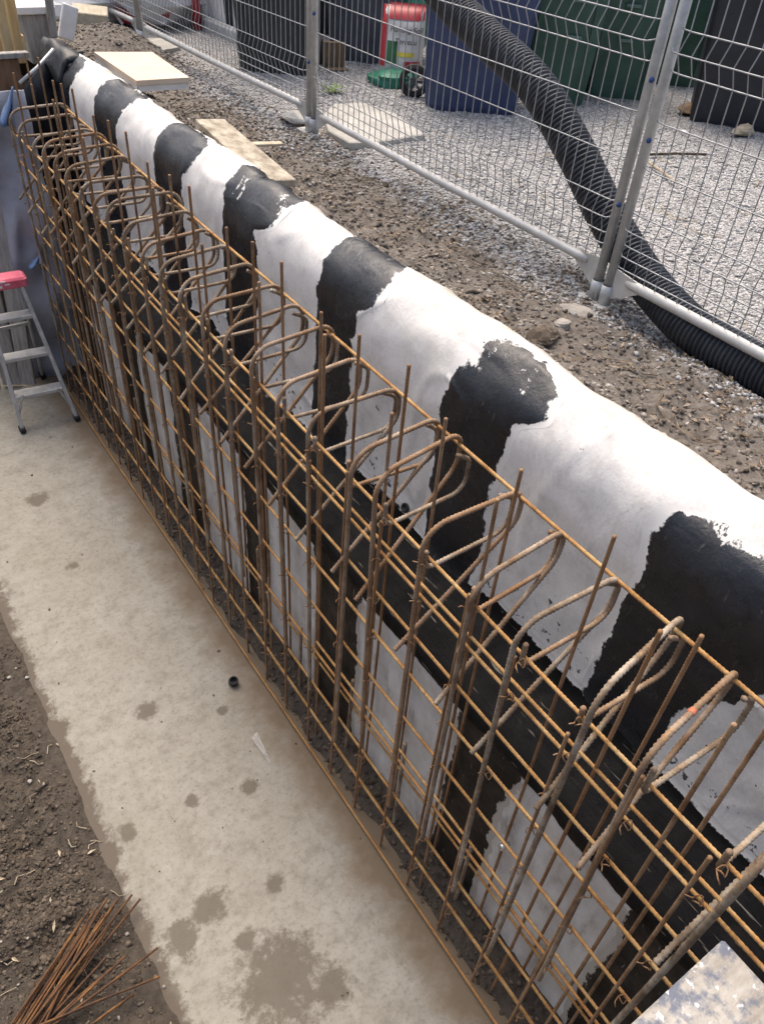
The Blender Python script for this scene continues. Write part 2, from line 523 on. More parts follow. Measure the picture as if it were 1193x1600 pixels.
simple('timber_grey', (0.22, 0.205, 0.185), (0.42, 0.40, 0.37), 0.85, 6, 0, 0.3, stretch=(7, 7, 1), dist=0.006)
simple('plywood_brown', (0.14, 0.075, 0.04), (0.24, 0.14, 0.085), 0.75, 6, 0, 0.15, stretch=(5, 5, 1))
simple('white_paint', (0.70, 0.70, 0.69), (0.82, 0.82, 0.81), 0.6, 9)
simple('yellow_cloth', (0.62, 0.48, 0.06), (0.75, 0.60, 0.12), 0.8, 8)
simple('white_bag', (0.60, 0.61, 0.63), (0.78, 0.79, 0.80), 0.6, 6, 0, 0.3)
simple('red_plastic', (0.38, 0.025, 0.035), (0.50, 0.05, 0.06), 0.45, 8, 0, 0.05, 0.5)
simple('pink_paint', (0.62, 0.10, 0.16), (0.72, 0.20, 0.26), 0.5, 16)
simple('bag_white', (0.58, 0.58, 0.56), (0.74, 0.74, 0.72), 0.45, 9)
simple('bag_green', (0.03, 0.12, 0.05), (0.06, 0.18, 0.08), 0.45, 9)
simple('bag_yellow', (0.60, 0.50, 0.05), (0.70, 0.60, 0.08), 0.45, 9)
simple('ink', (0.015, 0.015, 0.015), (0.025, 0.025, 0.025), 0.6, 9)
simple('teal_sheet', (0.012, 0.12, 0.075), (0.025, 0.20, 0.13), 0.45, 9, 0, 0.3)
simple('cardboard', (0.20, 0.135, 0.08), (0.29, 0.20, 0.125), 0.85, 8)
simple('orange_plastic', (0.55, 0.20, 0.05), (0.65, 0.27, 0.08), 0.5, 8)
simple('weed', (0.10, 0.17, 0.035), (0.20, 0.28, 0.08), 0.6, 9)
simple('kerb_grey', (0.36, 0.37, 0.37), (0.48, 0.49, 0.49), 0.85, 6)
simple('house_dark', (0.022, 0.024, 0.030), (0.036, 0.040, 0.048), 0.6, 5)
simple('steel_shiny', (0.6, 0.6, 0.6), (0.75, 0.75, 0.75), 0.25, 9, 0.9, 0.0, 0.5)
simple('hot_orange', (0.50, 0.12, 0.06), (0.72, 0.26, 0.14), 0.5, 30)
simple('fixing_black', (0.012, 0.012, 0.013), (0.03, 0.03, 0.032), 0.4, 20)

n = N('aluminium'); co = n.co(rnd=True)
a = n.noise(co, 12, 7, 0.7); b = n.noise(co, 40, 5, 0.75)
c = n.ramp(a, [(0.35, (0.36, 0.36, 0.35)), (0.65, (0.55, 0.55, 0.54))])
c = n.mix(n.ramp(b, [(0.55, 0.0), (0.66, 0.7)]), c, (0.60, 0.58, 0.54))
n.color(c); n.set(Metallic=0.35, Roughness=0.5)
n = N('membrane_blue'); co = n.co()
a = n.noise(co, 3, 6, 0.6); b = n.noise(co, 14, 6, 0.7)
c = n.ramp(a, [(0.35, (0.25, 0.258, 0.30)), (0.65, (0.37, 0.378, 0.42))])
c = n.mix(n.ramp(b, [(0.58, 0.0), (0.75, 0.4)]), c, (0.24, 0.23, 0.23))
n.color(c); n.set(Roughness=0.55); n.bump(n.noise(co, 5, 5, 0.6), 0.4, 0.03)
n = N('tarp_blue'); co = n.co()
n.color(n.ramp(n.noise(co, 8, 5, 0.6), [(0.35, (0.07, 0.13, 0.27)), (0.65, (0.17, 0.25, 0.40))])); n.set(Roughness=0.45)
n = N('plank_painted'); co = n.co(); cs = n.co((1, 3, 1))
b = n.noise(cs, 8, 8, 0.75); d = n.noise(co, 16, 6, 0.7); e = n.noise(co, 34, 5, 0.6)
c = n.ramp(b, [(0.32, (0.22, 0.195, 0.16)), (0.55, (0.36, 0.34, 0.30)), (0.75, (0.46, 0.44, 0.40))])
c = n.mix(n.ramp(d, [(0.47, 0.0), (0.58, 0.85)]), c, (0.085, 0.105, 0.155))
c = n.mix(n.ramp(e, [(0.58, 0.0), (0.64, 0.9)]), c, (0.66, 0.66, 0.66))
n.color(c); n.set(Roughness=0.6); n.bump(d, 0.3, 0.006)
n = N('clear_film')
n.color((0.62, 0.62, 0.60)); n.set(Roughness=0.2, Alpha=0.30)
n = N('membrane_black'); co = n.co()
b = n.noise(co, 8, 7, 0.7)
n.color(n.ramp(b, [(0.4, (0.010, 0.011, 0.014)), (0.72, (0.05, 0.05, 0.055))])); n.set(Roughness=0.42); n.bump(b, 0.4, 0.02)

# ------------------------------------------------------------------ ground
def frange(a, b, s):
    k = max(1, int(round((b - a) / s))); return [a + (b - a) * i / k for i in range(k + 1)]


def z_upper(x, y):
    z = 1.625 - 0.19 * sstep(1.38, 1.84, x) - 0.07 * sstep(1.76, 2.30, x) - 0.12 * sstep(1.42, 1.35, x)
    z -= 0.04 * sstep(2.0, 0.8, y) * sstep(1.9, 1.5, x)
    z -= 0.05 * math.exp(-((x - 2.42) / 0.13) ** 2) * sstep(2.0, 1.6, y)
    k = 1 - sstep(2.1, 2.6, x)
    far = 1 - sstep(4.0, 9.0, max(abs(x - 2.0), abs(y - 3) - 2))
    z += far * ((0.010 + 0.026 * k) * fbm(x, y, s=4.5, o=2, n=4) + (0.004 + 0.011 * k) * fbm(x, y, s=24, o=5, n=3))
    # heap of soil by the far post
    z += 0.16 * math.exp(-(((x - 2.05) / 0.25) ** 2 + ((y - 6.1) / 0.5) ** 2))
    z += 0.05 * math.exp(-(((x - 1.75) / 0.16) ** 2 + ((y - 0.55) / 0.3) ** 2))
    return z


xs = frange(1.33, 2.7, 0.020) + frange(2.74, 6.2, 0.07)[0:] + [7, 9, 12, 18, 30, 60, 120]
ys = [-100, -50, -25, -12, -6, -3, -1.5] + frange(-0.8, 3.4, 0.020) + frange(3.43, 7.2, 0.035) + [7.4, 7.8, 8.5, 10, 13, 18, 28, 50, 120]
mk('upper_ground', G().grid(xs, ys, z_upper), 'upper_soil', smooth=True, kind='structure')


def soil_edge(y):
    return 0.055 + 0.035 * nz(0, y, 0, 1.6, 4) + 0.016 * nz(0, y, 0, 9, 8) + 0.004 * nz(0, y, 0, 40, 3)


def z_lower(x, y):
    d = soil_edge(y) - x
    if d < 0:
        z = d * 0.6
    else:
        z = 0.012 * sstep(0, 0.04, d) + 0.05 * sstep(0.05, 0.5, d)
        k = sstep(0.02, 0.14, d)
        z += k * (0.040 * fbm(x, y, s=4, o=11, n=4) + 0.022 * fbm(x, y, s=22, o=17, n=4))
    z = max(z, -0.15) + 1.28 * sstep(-1.4, -2.3, x)
    return z + 1.33 * sstep(4.75, 5.05, y + 0.25 * nz(x, y, 0, 2, 9)) * (1 - sstep(-1.4, -2.3, x))


xs = [-120, -60, -30, -15, -8, -5, -3.5, -2.8] + frange(-2.5, -0.5, 0.08) + frange(-0.46, 0.2, 0.010) + [0.3, 0.6, 0.9, 1.1, 1.3, 1.5]
ys = [-100, -40, -15, -6, -3, -1.5, -0.6] + frange(-0.3, 2.2, 0.011) + frange(2.24, 6.0, 0.05) + [6.5, 7.5, 9, 12, 20, 40, 120]
mk('trench_soil', G().grid(xs, ys, z_lower), 'soil', smooth=True, kind='structure')

# concrete footing (slab with real thickness; slightly uneven top)
g = G(); g.grid(frange(0.01, 1.06, 0.022), frange(-1.2, 4.95, 0.03), lambda x, y: 0.0035 * fbm(x, y, s=2.2, o=1, n=4) + 0.0012 * nz(x, y, 0, 22, 6))
mk('concrete_footing', g, 'concrete', smooth=True, kind='structure')


# dirt fallen along the foot of the wall
def z_dirt(x, y):
    e = 0.868 + 0.035 * nz(0, y, 0, 2.2, 1) + 0.02 * nz(0, y, 0, 9, 2)
    d = x - e
    return -0.012 + (0.055 * sstep(-0.01, 0.13, d) + sstep(-0.02, 0.06, d) * (0.018 + 0.014 * fbm(x, y, s=16, o=3, n=4)))


mk('wall_foot_dirt', G().grid(frange(0.83, 1.02, 0.008), frange(-0.4, 4.7, 0.016), z_dirt), 'soil', smooth=True, kind='structure')

# ------------------------------------------------------------------ sheeted wall
PROF = [(1.000, -0.05), (1.000, 0.40), (1.001, 0.78), (1.002, 0.862), (1.007, 0.878), (1.022, 0.890), (1.06, 0.915), (1.12, 0.955), (1.170, 0.988),
        (1.190, 1.012), (1.199, 1.08), (1.202, 1.22), (1.204, 1.36), (1.206, 1.49), (1.211, 1.575), (1.232, 1.635), (1.268, 1.675),
        (1.312, 1.704), (1.358, 1.703), (1.40, 1.670), (1.44, 1.59), (1.47, 1.48)]
# smooth the profile with a Catmull-Rom curve and index it by arc length
_pp = []
for i in range(len(PROF) - 1):
    p0, p1, p2, p3 = PROF[max(0, i - 1)], PROF[i], PROF[i + 1], PROF[min(len(PROF) - 1, i + 2)]
    for k in range(6):
        t = k / 6
        _pp.append(tuple(0.5 * (2 * p1[c] + (p2[c] - p0[c]) * t + (2 * p0[c] - 5 * p1[c] + 4 * p2[c] - p3[c]) * t * t + (3 * p1[c] - p0[c] - 3 * p2[c] + p3[c]) * t ** 3) for c in (0, 1)))
_pp.append(PROF[-1])
_L = [0.0]
for a, b in zip(_pp, _pp[1:]): _L.append(_L[-1] + math.hypot(b[0] - a[0], b[1] - a[1]))
_La = np.array(_L); _xa = np.array([p[0] for p in _pp]); _za = np.array([p[1] for p in _pp])


def s_at_z(z, i0=0):
    for i in range(i0, len(_pp)):
        if _pp[i][1] >= z: return _L[i]
    return _L[-1]


S_LOW_TOP = s_at_z(0.872)      # top of the lower face
S_UP = s_at_z(1.03)           # foot of the upper face
S_SHO = s_at_z(1.60)          # shoulder
S_END = _L[-1]


def wall_pt(s, y, off=0.0):
    x = float(np.interp(s, _La, _xa)); z = float(np.interp(s, _La, _za))
    x2 = float(np.interp(s + 0.004, _La, _xa)); z2 = float(np.interp(s + 0.004, _La, _za))
    x1 = float(np.interp(s - 0.004, _La, _xa)); z1 = float(np.interp(s - 0.004, _La, _za))
    tx, tz = x2 - x1, z2 - z1
    l = math.hypot(tx, tz) or 1.0
    nx_, nz_ = -tz / l, tx / l
    up = sstep(S_UP - 0.05, S_UP + 0.1, s)
    top = sstep(S_SHO - 0.12, S_SHO + 0.25, s)
    w = 0.004 * nz(s, y, 0, 3, 20) + up * (0.008 * nz(s * 0.5, y, 0, 2.0, 30) + 0.004 * nz(s, y * 1.4, 0, 6.5, 33)) + top * (0.014 * nz(s * 0.5, y, 0, 1.7, 40) + 0.006 * nz(s, y, 0, 9, 44))
    led = math.exp(-((s - (S_LOW_TOP + S_UP) / 2) / 0.09) ** 2)
    w += led * (0.012 * nz(s, y, 0, 4, 55) + 0.008 * abs(nz(s, y, 0, 13, 57)) + 0.004 * nz(s, y, 0, 30, 56))
    w += up * (0.0045 * max(0.0, 0.05 - abs(nz(s * 0.8, y, 0, 3.1, 58))) / 0.05 + 0.004 * top * max(0.0, 0.06 - abs(nz(s, y * 0.8, 0, 6.0, 59))) / 0.06)
    w += up * (0.0034 * nz(s * 1.1, y * 10.0, 0, 1.0, 64) + 0.0030 * nz(s * 7.0 + y * 5.0, y * 4.0 - s * 2, 0, 1.3, 65)) + top * 0.020 * nz(0, y, 0, 1.1, 66)
    w += 0.004 * (1 - up) * nz(s, y, 0, 8, 50) + 0.0022 * nz(s, y, 0, 14, 52)
    w += off
    return (x + nx_ * w, y, z + nz_ * w)


wall = thing('sheeted_wall', (1.3, 2.2, 0), 'white sheeted wall with black bitumen stripes along the trench', 'wall')
# white upper sheets, one per bay; joints lie under the upper stripes
UP = [(-0.31, -0.04), (0.396, 0.65), (1.081, 1.345), (1.763, 2.025), (2.41, 2.692), (3.033, 3.352), (3.767, 4.075), (4.42, 4.80)]
LOW = [(-0.45, -0.12), (-0.10, 0.247), (0.612, 0.879), (1.348, 1.657), (1.998, 2.234), (2.60, 2.95), (3.28, 3.60), (3.95, 4.45)]


def sheet_panel(name, y0, y1, s0, s1, mat, step=0.016, edge_noise=0.0):
    g = G(); ss = frange(s0, s1, step); yy = frange(y0, y1, step)
    nS = len(ss)
    for y in yy:
        e = edge_noise * (0.9 * nz(0, y, 0, 1.8, 60) + 0.5 * nz(0, y, 0, 6, 62))
        for i, s in enumerate(ss):
            g.v.append(wall_pt(s0 + (s - s0) * (1 + e / (s1 - s0)), y))
    for j in range(len(yy) - 1):
        for i in range(nS - 1):
            g.f.append((j * nS + i, j * nS + i + 1, (j + 1) * nS + i + 1, (j + 1) * nS + i))
    return mk(name, g, mat, wall, smooth=True)


cuts = [-0.75] + [(a + b) / 2 for a, b in UP]
for a, b in zip(cuts, cuts[1:]): sheet_panel('upper_sheet', a, b, S_LOW_TOP + 0.03, S_END, 'sheet', 0.0125, 0.10)
cuts = [-0.75] + [(a + b) / 2 for a, b in LOW] + [4.75]
for a, b in zip(cuts, cuts[1:]): sheet_panel('lower_sheet', a, b, 0.0, S_LOW_TOP + 0.04, 'sheet_low', 0.03)


def strip(name, mat, rows, lo, hi, ncol, parent, off, along='s', cap=None):
    """brushed bitumen: rows along one way, ragged limits lo(r), hi(r) the other way; attribute 'edge' is 0 at the rim"""
    g = G(); ed = []
    for r in rows:
        a, b = lo(r), hi(r)
        for c in range(ncol + 1):
            t = c / ncol
            t = 0.5 - 0.5 * math.cos(math.pi * t) if ncol > 6 else t
            q = a + (b - a) * t
            s, y = (r, q) if along == 's' else (q, r)
            e = min((q - a), (b - q)) / 0.05
            rim = min(r - rows[0], rows[-1] - r) / 0.05
            e = max(0.0, min(1.0, e, rim if along == 's' else 1.0))
            if cap is not None:      # the brush runs dry over the shoulder
                e *= 1 - 0.52 * sstep(cap, cap + 0.10, s) * (0.55 + 0.9 * nz(s, y, 0, 9, 120))
                e = max(0.0, min(1.0, e))
            g.v.append(wall_pt(s, y, off * (0.12 + 0.88 * sstep(0.25, 0.9, e)))); ed.append(e)
    w = ncol + 1
    for j in range(len(rows) - 1):
        for i in range(ncol):
            q = (j * w + i, (j + 1) * w + i, (j + 1) * w + i + 1, j * w + i + 1)
            g.f.append(q if along == 's' else tuple(reversed(q)))
    o = mk(name, g, mat, parent, smooth=True)
    at = o.data.attributes.new('edge', 'FLOAT', 'POINT'); at.data.foreach_set('value', ed)
    return o


S_CREST = s_at_z(1.70)
FLARE_R = {1: 0.165, 2: 0.075, 3: 0.065, 4: 0.095, 5: 0.05, 6: 0.04}      # brushed outwards over the shoulder
FLARE_L = {1: 0.0, 2: 0.0, 3: 0.02, 4: 0.035, 5: 0.015, 6: 0.02}
TOPS = {1: -0.035, 2: 0.055, 3: 0.12, 4: 0.13, 5: 0.085, 6: 0.13}
for k, (a, b) in enumerate(UP):
    top = S_CREST + TOPS.get(k, 0.06)
    rows = frange(S_UP - 0.10, top, 0.0045)
    s0 = S_UP + 0.10 if k == 1 else S_SHO - 0.03
    s1 = S_SHO - 0.05 if k == 1 else S_SHO + 0.035

    def lo(s, a=a, k=k, s0=s0, s1=s1, top=top):
        t = sstep(s0, s1, s); e = sstep(top - 0.09, top, s)
        return a - 0.004 - FLARE_R.get(k, 0.05) * t + 0.10 * e + 0.030 * nz(s, k * 9.1, 0, 4.2, 70) + 0.014 * nz(s, k * 9.1, 0, 20, 71)

    def hi(s, b=b, k=k, s0=s0, s1=s1, top=top):
        t = sstep(s0, s1, s); e = sstep(top - 0.07, top, s)
        return b + 0.004 + FLARE_L.get(k, 0.02) * t - 0.09 * e + 0.030 * nz(s, k * 7.7, 0, 4.2, 80) + 0.014 * nz(s, k * 7.7, 0, 20, 81)
    strip('bitumen_stripe', 'bitumen_up', rows, lo, hi, 22, wall, 0.0035, cap=S_SHO - 0.04)
for k, (a, b) in enumerate(LOW):
    rows = frange(0.0, S_LOW_TOP + 0.015, 0.005)

    def lo(s, a=a, k=k):
        return a + 0.030 * nz(s, k * 5.1, 0, 3, 90) + 0.012 * nz(s, k * 5.1, 0, 20, 91) + 0.005 - 0.03 * sstep(S_LOW_TOP - 0.2, S_LOW_TOP, s)

    def hi(s, b=b, k=k):
        return b + 0.030 * nz(s, k * 4.3, 0, 3, 94) + 0.012 * nz(s, k * 4.3, 0, 20, 95) - 0.010 + 0.03 * sstep(S_LOW_TOP - 0.2, S_LOW_TOP, s)
    strip('lower_bitumen_stripe', 'bitumen_low', rows, lo, hi, 14, wall, 0.003)
# the long band over the ledge, ragged along both sides
rows = frange(-0.75, 4.7, 0.006)
b_lo = lambda y: S_LOW_TOP - 0.035 + 0.045 * nz(0, y, 0, 2.6, 100) + 0.014 * nz(0, y, 0, 11, 101) - 0.025
b_hi = lambda y: S_UP - 0.020 + 0.045 * nz(0, y, 0, 3.0, 105) + 0.016 * nz(0, y, 0, 12, 106) + 0.03
strip('bitumen_band', 'bitumen_band', rows, b_lo, b_hi, 20, wall, 0.0055, along='y')

# pins through the sheet and one plastic washer
random.seed(5)
for (u, v, x) in [(883, 645, 1.33), (945, 690, 1.40), (700, 455, 1.42), (648, 470, 1.36), (1018, 765, 1.38), (415, 205 + 60, 1.40), (130, 110, 1.35), (215, 150, 1.37), (330, 240, 1.40), (600, 640, 1.225), (1120, 800, 1.42)]:
    p = pick(u, v, x=x)
    best = min((Vector(wall_pt(s, p.y, 0.0)) for s in frange(S_UP, S_END - 0.1, 0.01)), key=lambda q: (q - p).length)
    d = Vector((-0.6, random.uniform(-0.3, 0.3), 1)).normalized()
    mk('pin', G().tube([best - d * 0.01, best + d * 0.012 + Vector((0, 0.004, 0)), best + d * 0.02 + Vector((0.004, 0.006, 0))], 0.0016, 5), 'fixing_black', wall)
p = pick(638, 793, x=1.207)
mk('washer', G().lathe([(0.0035, 0.0), (0.0045, 0.006), (0.009, 0.004), (0.010, 0.007), (0.0155, 0.006), (0.0165, 0.0)], 16, p + Vector((-0.012, 0, 0.004)), Matrix.Rotation(-1.1, 3, 'Y')), 'fixing_black', wall, smooth=True)
# ------------------------------------------------------------------ reinforcement cage
random.seed(11)
cage = thing('rebar_cage', (0.87, 2.2, 0), 'rusty tied rebar cage standing in front of the striped wall', 'rebar cage')
CL = cage.location
ST = [0.110 + 0.1668 * i for i in range(26)]
XF, XR = 0.862, 1.147


def local(path, base): return [Vector(p) - Vector(base) for p in path]


def part_inst(name, me, loc, mat=None, rz=0.0, rx=0.0, ry=0.0):
    o = bpy.data.objects.new(name, me); col.objects.link(o); o.parent = cage
    o.location = Vector(loc) - CL; o.rotation_euler = (rx, ry, rz)
    return o


def mesh_of(name, g, mat, smooth=True):
    me = bpy.data.meshes.new(name); me.from_pydata(g.v, [], g.f); me.update()
    if smooth: me.polygons.foreach_set('use_smooth', [True] * len(me.polygons))
    me.materials.append(MAT[mat]); return me


# hooked bars (local to the front foot of their station): up the front, over the top, down the back and slanting forward again
hook_me = []
for zb, dz, dg in ((0.30, 0.0, 0.0), (0.24, 0.012, 0.02), (0.38, -0.012, -0.015), (0.46, 0.006, 0.01), (0.33, -0.004, -0.03)):
    pts = [(0, 0, zb), (0.0, 0, 1.50 + dz), (XR - XF, 0.004, 1.515 + dz), (XR - XF + 0.004, 0.012, 1.405 + dz), (-0.035, 0.016, 1.085 + dg)]
    hook_me.append(mesh_of('hooked_bar', ribbed(bend(pts, [0.070, 0.050, 0.07], 10), 0.0061), 'rust_thick'))
tie_me = []
for zs, hk in ((0.075, 0.050), (0.09, 0.042), (0.06, 0.055)):
    pts = [(0.002, 0, 1.372 + zs), (0.004, 0, 1.372), (XR - XF - 0.012, 0.006, 1.365), (XR - XF - 0.006, 0.008, 1.465), (XR - XF - hk, 0.012, 1.490)]
    tie_me.append(mesh_of('cross_tie', ribbed(bend(pts, [0.03, 0.045, 0.028], 8), 0.0055), 'rust_thick'))
thin_me = [mesh_of('upright_bar', ribbed([(0, 0, 0.0), (0.002, 0.001, 0.5), (-0.002, 0, 1.0), (0, 0, zt)], 0.0042, 0.009, 6, 0.15), 'rust_upright') for zt in (1.40, 1.36, 1.44)]
tall_me = [mesh_of('tall_upright_bar', ribbed([(0, 0, 0.0), (0.003, 0.002, 0.6), (-0.002, 0, 1.2), (0, 0, zt)], 0.0044, 0.009, 6, 0.15), 'rust_upright') for zt in (1.70, 1.675, 1.72)]
for i, y in enumerate(ST):
    rise = 0.016 * (y - 0.5)
    if i == 0: hooked = []
    a = part_inst('hooked_bar', hook_me[(i * 3) % 5], (XF, y, rise + random.uniform(-0.012, 0.012)), rz=random.uniform(-0.13, 0.13) - 0.08 * sstep(1.2, 2.2, y), rx=random.uniform(-0.024, 0.024))
    hooked.append(a)
    part_inst('cross_tie', tie_me[i % 3], (XF + 0.014, y + 0.015, rise + random.uniform(-0.012, 0.010)), rz=random.uniform(-0.06, 0.06))
    part_inst('upright_bar', thin_me[(i * 2) % 3], (XF + 0.002, y + 0.0145 + random.uniform(0, 0.012), 0.004), rx=random.uniform(-0.010, 0.010), ry=random.uniform(-0.006, 0.006))
# tall uprights of the rear mat, in front of the wall, and of the front mat
REAR_Y = [0.19, 0.379, 0.581, 0.821, 1.056, 1.239, 1.435, 1.602, 1.80, 2.012, 2.183, 2.397, 2.568, 2.764, 2.968, 3.157, 3.34, 3.503, 3.684, 3.83, 4.0, 4.16]
for i, y in enumerate(REAR_Y):
    part_inst('tall_upright_bar', tall_me[i % 3], (0.978, y, 0.03 * (y - 0.5) + 0.006), rx=random.uniform(-0.012, 0.012), ry=random.uniform(-0.004, 0.006))
FRONT_Y = [0.222, 0.404, 0.775, 1.16, 1.458, 1.815, 2.15, 2.50, 2.86, 3.2, 3.52, 3.85, 4.15]
for i, y in enumerate(FRONT_Y):
    part_inst('tall_upright_bar', tall_me[(i + 1) % 3], (0.897, y, 0.02 * (y - 0.5)), rx=random.uniform(-0.012, 0.012), ry=random.uniform(-0.006, 0.004))


def long_bar(x, z, r, seed, y0=-0.35, y1=4.35, slope=0.0, dx=0.0):
    random.seed(seed)
    pts = []
    for y in frange(y0, y1, 0.16):
        pts.append((x + dx * (y - y0) + 0.0035 * nz(seed, y, 0, 1.3, 5), y, z + slope * (y - 0.5) + 0.006 * nz(seed, y, 0, 0.9, 9)))
    g = ribbed(pts, r, 0.0095, 6, 0.13)
    return mk('long_bar', g, 'rust_thin', cage, smooth=True)


long_bar(0.842, 0.020, 0.0042, 1, -0.45, 4.30)
long_bar(0.878, 0.178, 0.0048, 2, -0.40, 4.32)
long_bar(0.888, 0.150, 0.0044, 22, 0.0, 4.1)
for k, (x, z) in enumerate([(0.875, 0.362), (0.875, 0.560), (0.875, 0.778), (0.875, 0.975), (0.875, 1.125), (0.875, 1.280), (0.882, 1.405)]):
    long_bar(x, z, 0.0046, 30 + k, -0.42 + 0.07 * (k % 3), 4.33, 0.012 if k > 3 else 0.004)
long_bar(0.888, 1.300, 0.0044, 40, -0.1, 2.9, 0.010)
long_bar(0.888, 0.585, 0.0044, 42, -0.4, 1.45, 0.004)
for k, z in enumerate((0.30, 0.80)):
    long_bar(0.966, z, 0.0044, 50 + k, -0.4, 4.2, 0.004)
long_bar(XR - 0.012, 1.492, 0.0050, 60, -0.4, 4.30, 0.016)
# starter bars set in the footing near the wall
st_me = [mesh_of('starter_bar', ribbed([(0, 0, -0.03), (0.004, 0.003, h)], 0.0060, 0.0108, 7, 0.26), 'rust_thick') for h in (0.46, 0.40, 0.52)]
for i in range(14):
    part_inst('starter_bar', st_me[i % 3], (0.945 + 0.01 * (i % 2), 0.33 + 0.335 * i, 0), rx=random.uniform(-0.02, 0.02), ry=random.uniform(-0.02, 0.02))
# tie-wire twists where bars cross at the front
random.seed(3)
tw = G()
t1 = []
for j in range(3):
    gg = G(); pp = []
    for k in range(13):
        a = k / 12 * 2 * math.pi * 1.3
        pp.append((0.0085 * math.cos(a) - 0.001, 0.0085 * math.sin(a), 0.008 * math.sin(2 * a + j)))
    pp += [(-0.014 - 0.004 * j, 0.004, 0.006), (-0.026, 0.008 - 0.006 * j, 0.010 - 0.006 * j)]
    t1.append(mesh_of('tie_wire', gg.tube(pp, 0.0016, 4), 'rust_upright'))
for i, y in enumerate(ST):
    for z in (0.178, 0.362, 0.560, 0.778, 0.975, 1.125, 1.280, 1.405):
        if random.random() < 0.85:
            part_inst('tie_wire', t1[random.randrange(3)], (XF + 0.004, y + 0.005, z + random.uniform(-0.004, 0.004)), rz=random.uniform(-0.6, 0.6))
# a dab of orange marking paint on the nearest hooked bar
p = Vector((0.125, 0.002, 1.5124))
mk('paint_mark', G().tube([p + Vector((-0.008, 0, -0.0005)), p + Vector((-0.004, 0, 0)), p + Vector((0.006, 0, 0.0004))], 0.0075, 8, rr=[0.0068, 0.0080, 0.0070]), 'hot_orange', hooked[1], loc=(0, 0, 0), smooth=True)

p = pick(787, 1322, x=0.955)
mk('form_tie', G().lathe([(0.0, -0.02), (0.007, -0.02), (0.007, 0.004), (0.010, 0.004), (0.010, 0.014), (0.004, 0.016), (0.0, 0.016)], 12, p, Matrix.Rotation(-1.2, 3, 'Y')), 'steel_shiny', wall, smooth=True)

# ------------------------------------------------------------------ fence
def fence_panel(A, B, zg, ztop, label, seed, left_post=True):
    random.seed(seed)
    A = Vector(A); B = Vector(B)
    d = (B - A); L = d.length; d.normalize()
    out = Vector((-d.y, d.x, 0)); 
    if out.x > 0: out = -out
    t = thing('mesh_fence', (A.x, A.y, zg), label, 'fence', 'mesh fence panels along the gravel')

    def P(a, z, o=0.0): return A.xy.to_3d() + Vector((d.x, d.y, 0)) * a + out * o + Vector((0, 0, z))
    for a in (0.024, L - 0.024):
        po = mk('post', G().tube([P(a, zg - 0.02), P(a, ztop)], 0.0185, 14), 'galvanised', t, smooth=True)
        for zz in ((1.72, 2.12) if a < 1 else (1.95,)):
            tag(mk('paint_mark', G().lathe([(0.0, -0.003), (0.008, -0.003), (0.009, 0.002), (0.0, 0.0035)], 10, P(a, zz) + Vector((-0.0185 * 0.72, -0.0185 * 0.69, 0)), Vector((-0.72, -0.69, 0)).to_track_quat('Z', 'Y').to_matrix()), 'blue_mark', t, smooth=True))
        gu = G(); k = 1 if a < 1 else -1
        gu.add([P(a + k * 0.018, zg + 0.03, 0.003), P(a + k * 0.15, zg + 0.105, 0.003), P(a + k * 0.15, zg + 0.135, 0.003), P(a + k * 0.018, zg + 0.15, 0.003),
                P(a + k * 0.018, zg + 0.03, -0.003), P(a + k * 0.15, zg + 0.105, -0.003), P(a + k * 0.15, zg + 0.135, -0.003), P(a + k * 0.018, zg + 0.15, -0.003)],
               [(0, 1, 2, 3), (7, 6, 5, 4), (0, 4, 5, 1), (1, 5, 6, 2), (2, 6, 7, 3), (3, 7, 4, 0)])
        mk('gusset', gu, 'rail_steel', t)
    mk('bottom_rail', G().tube([P(0.10, zg + 0.118), P(0.15, zg + 0.12), P(L * 0.5, zg + 0.12 - 0.006), P(L - 0.15, zg + 0.12), P(L - 0.10, zg + 0.118)], 0.0185, 12, rr=[0.012, 0.0185, 0.0185, 0.0185, 0.012]), 'rail_steel', t, smooth=True)
    mk('top_rail', G().tube([P(0.0, ztop), P(L, ztop)], 0.0205, 12), 'galvanised', t, smooth=True)
    folds = [zg + 0.30, zg + 0.86, zg + 1.42]
    prof = [(zg + 0.13, 0.0)]
    for zf in folds: prof += [(zf - 0.058, 0.0), (zf, 0.018 if zf < zg + 0.5 else 0.031), (zf + 0.058, 0.0)]
    prof.append((ztop, 0.0))
    pw = [Vector((0, 0, z - zg)) + out * o for z, o in prof]
    me = mesh_of('vertical_wire', G().tube(pw, 0.0022, 5), 'wire')
    nW = int(round((L - 0.14) / 0.0515))
    for i in range(nW + 1):
        a = 0.07 + (L - 0.14) * i / nW
        o = bpy.data.objects.new('vertical_wire', me); col.objects.link(o); o.parent = t
        q = P(a, zg) - t.location; o.location = q
    hz = []
    for zf in folds: hz += [(zf - 0.058, 0.004), (zf, 0.022 if zf < zg + 0.5 else 0.035), (zf + 0.058, 0.004)]
    for a_, b_ in zip([zg + 0.06] + folds, folds + [ztop]):
        lo_, hi_ = a_ + 0.058, b_ - 0.058
        for q in (1 / 3, 2 / 3): hz.append((lo_ + (hi_ - lo_) * q, 0.004))
    for z, o_ in hz:
        path = [P(0.025, z + 0.012, 0.0), P(0.05, z + 0.002, o_), P(0.08, z, o_), P(L / 2, z - 0.002, o_), P(L - 0.08, z, o_), P(L - 0.05, z + 0.002, o_), P(L - 0.025, z + 0.012, 0.0)]
        mk('horizontal_wire', G().tube(path, 0.0026, 5), 'wire', t, smooth=True)
    return t


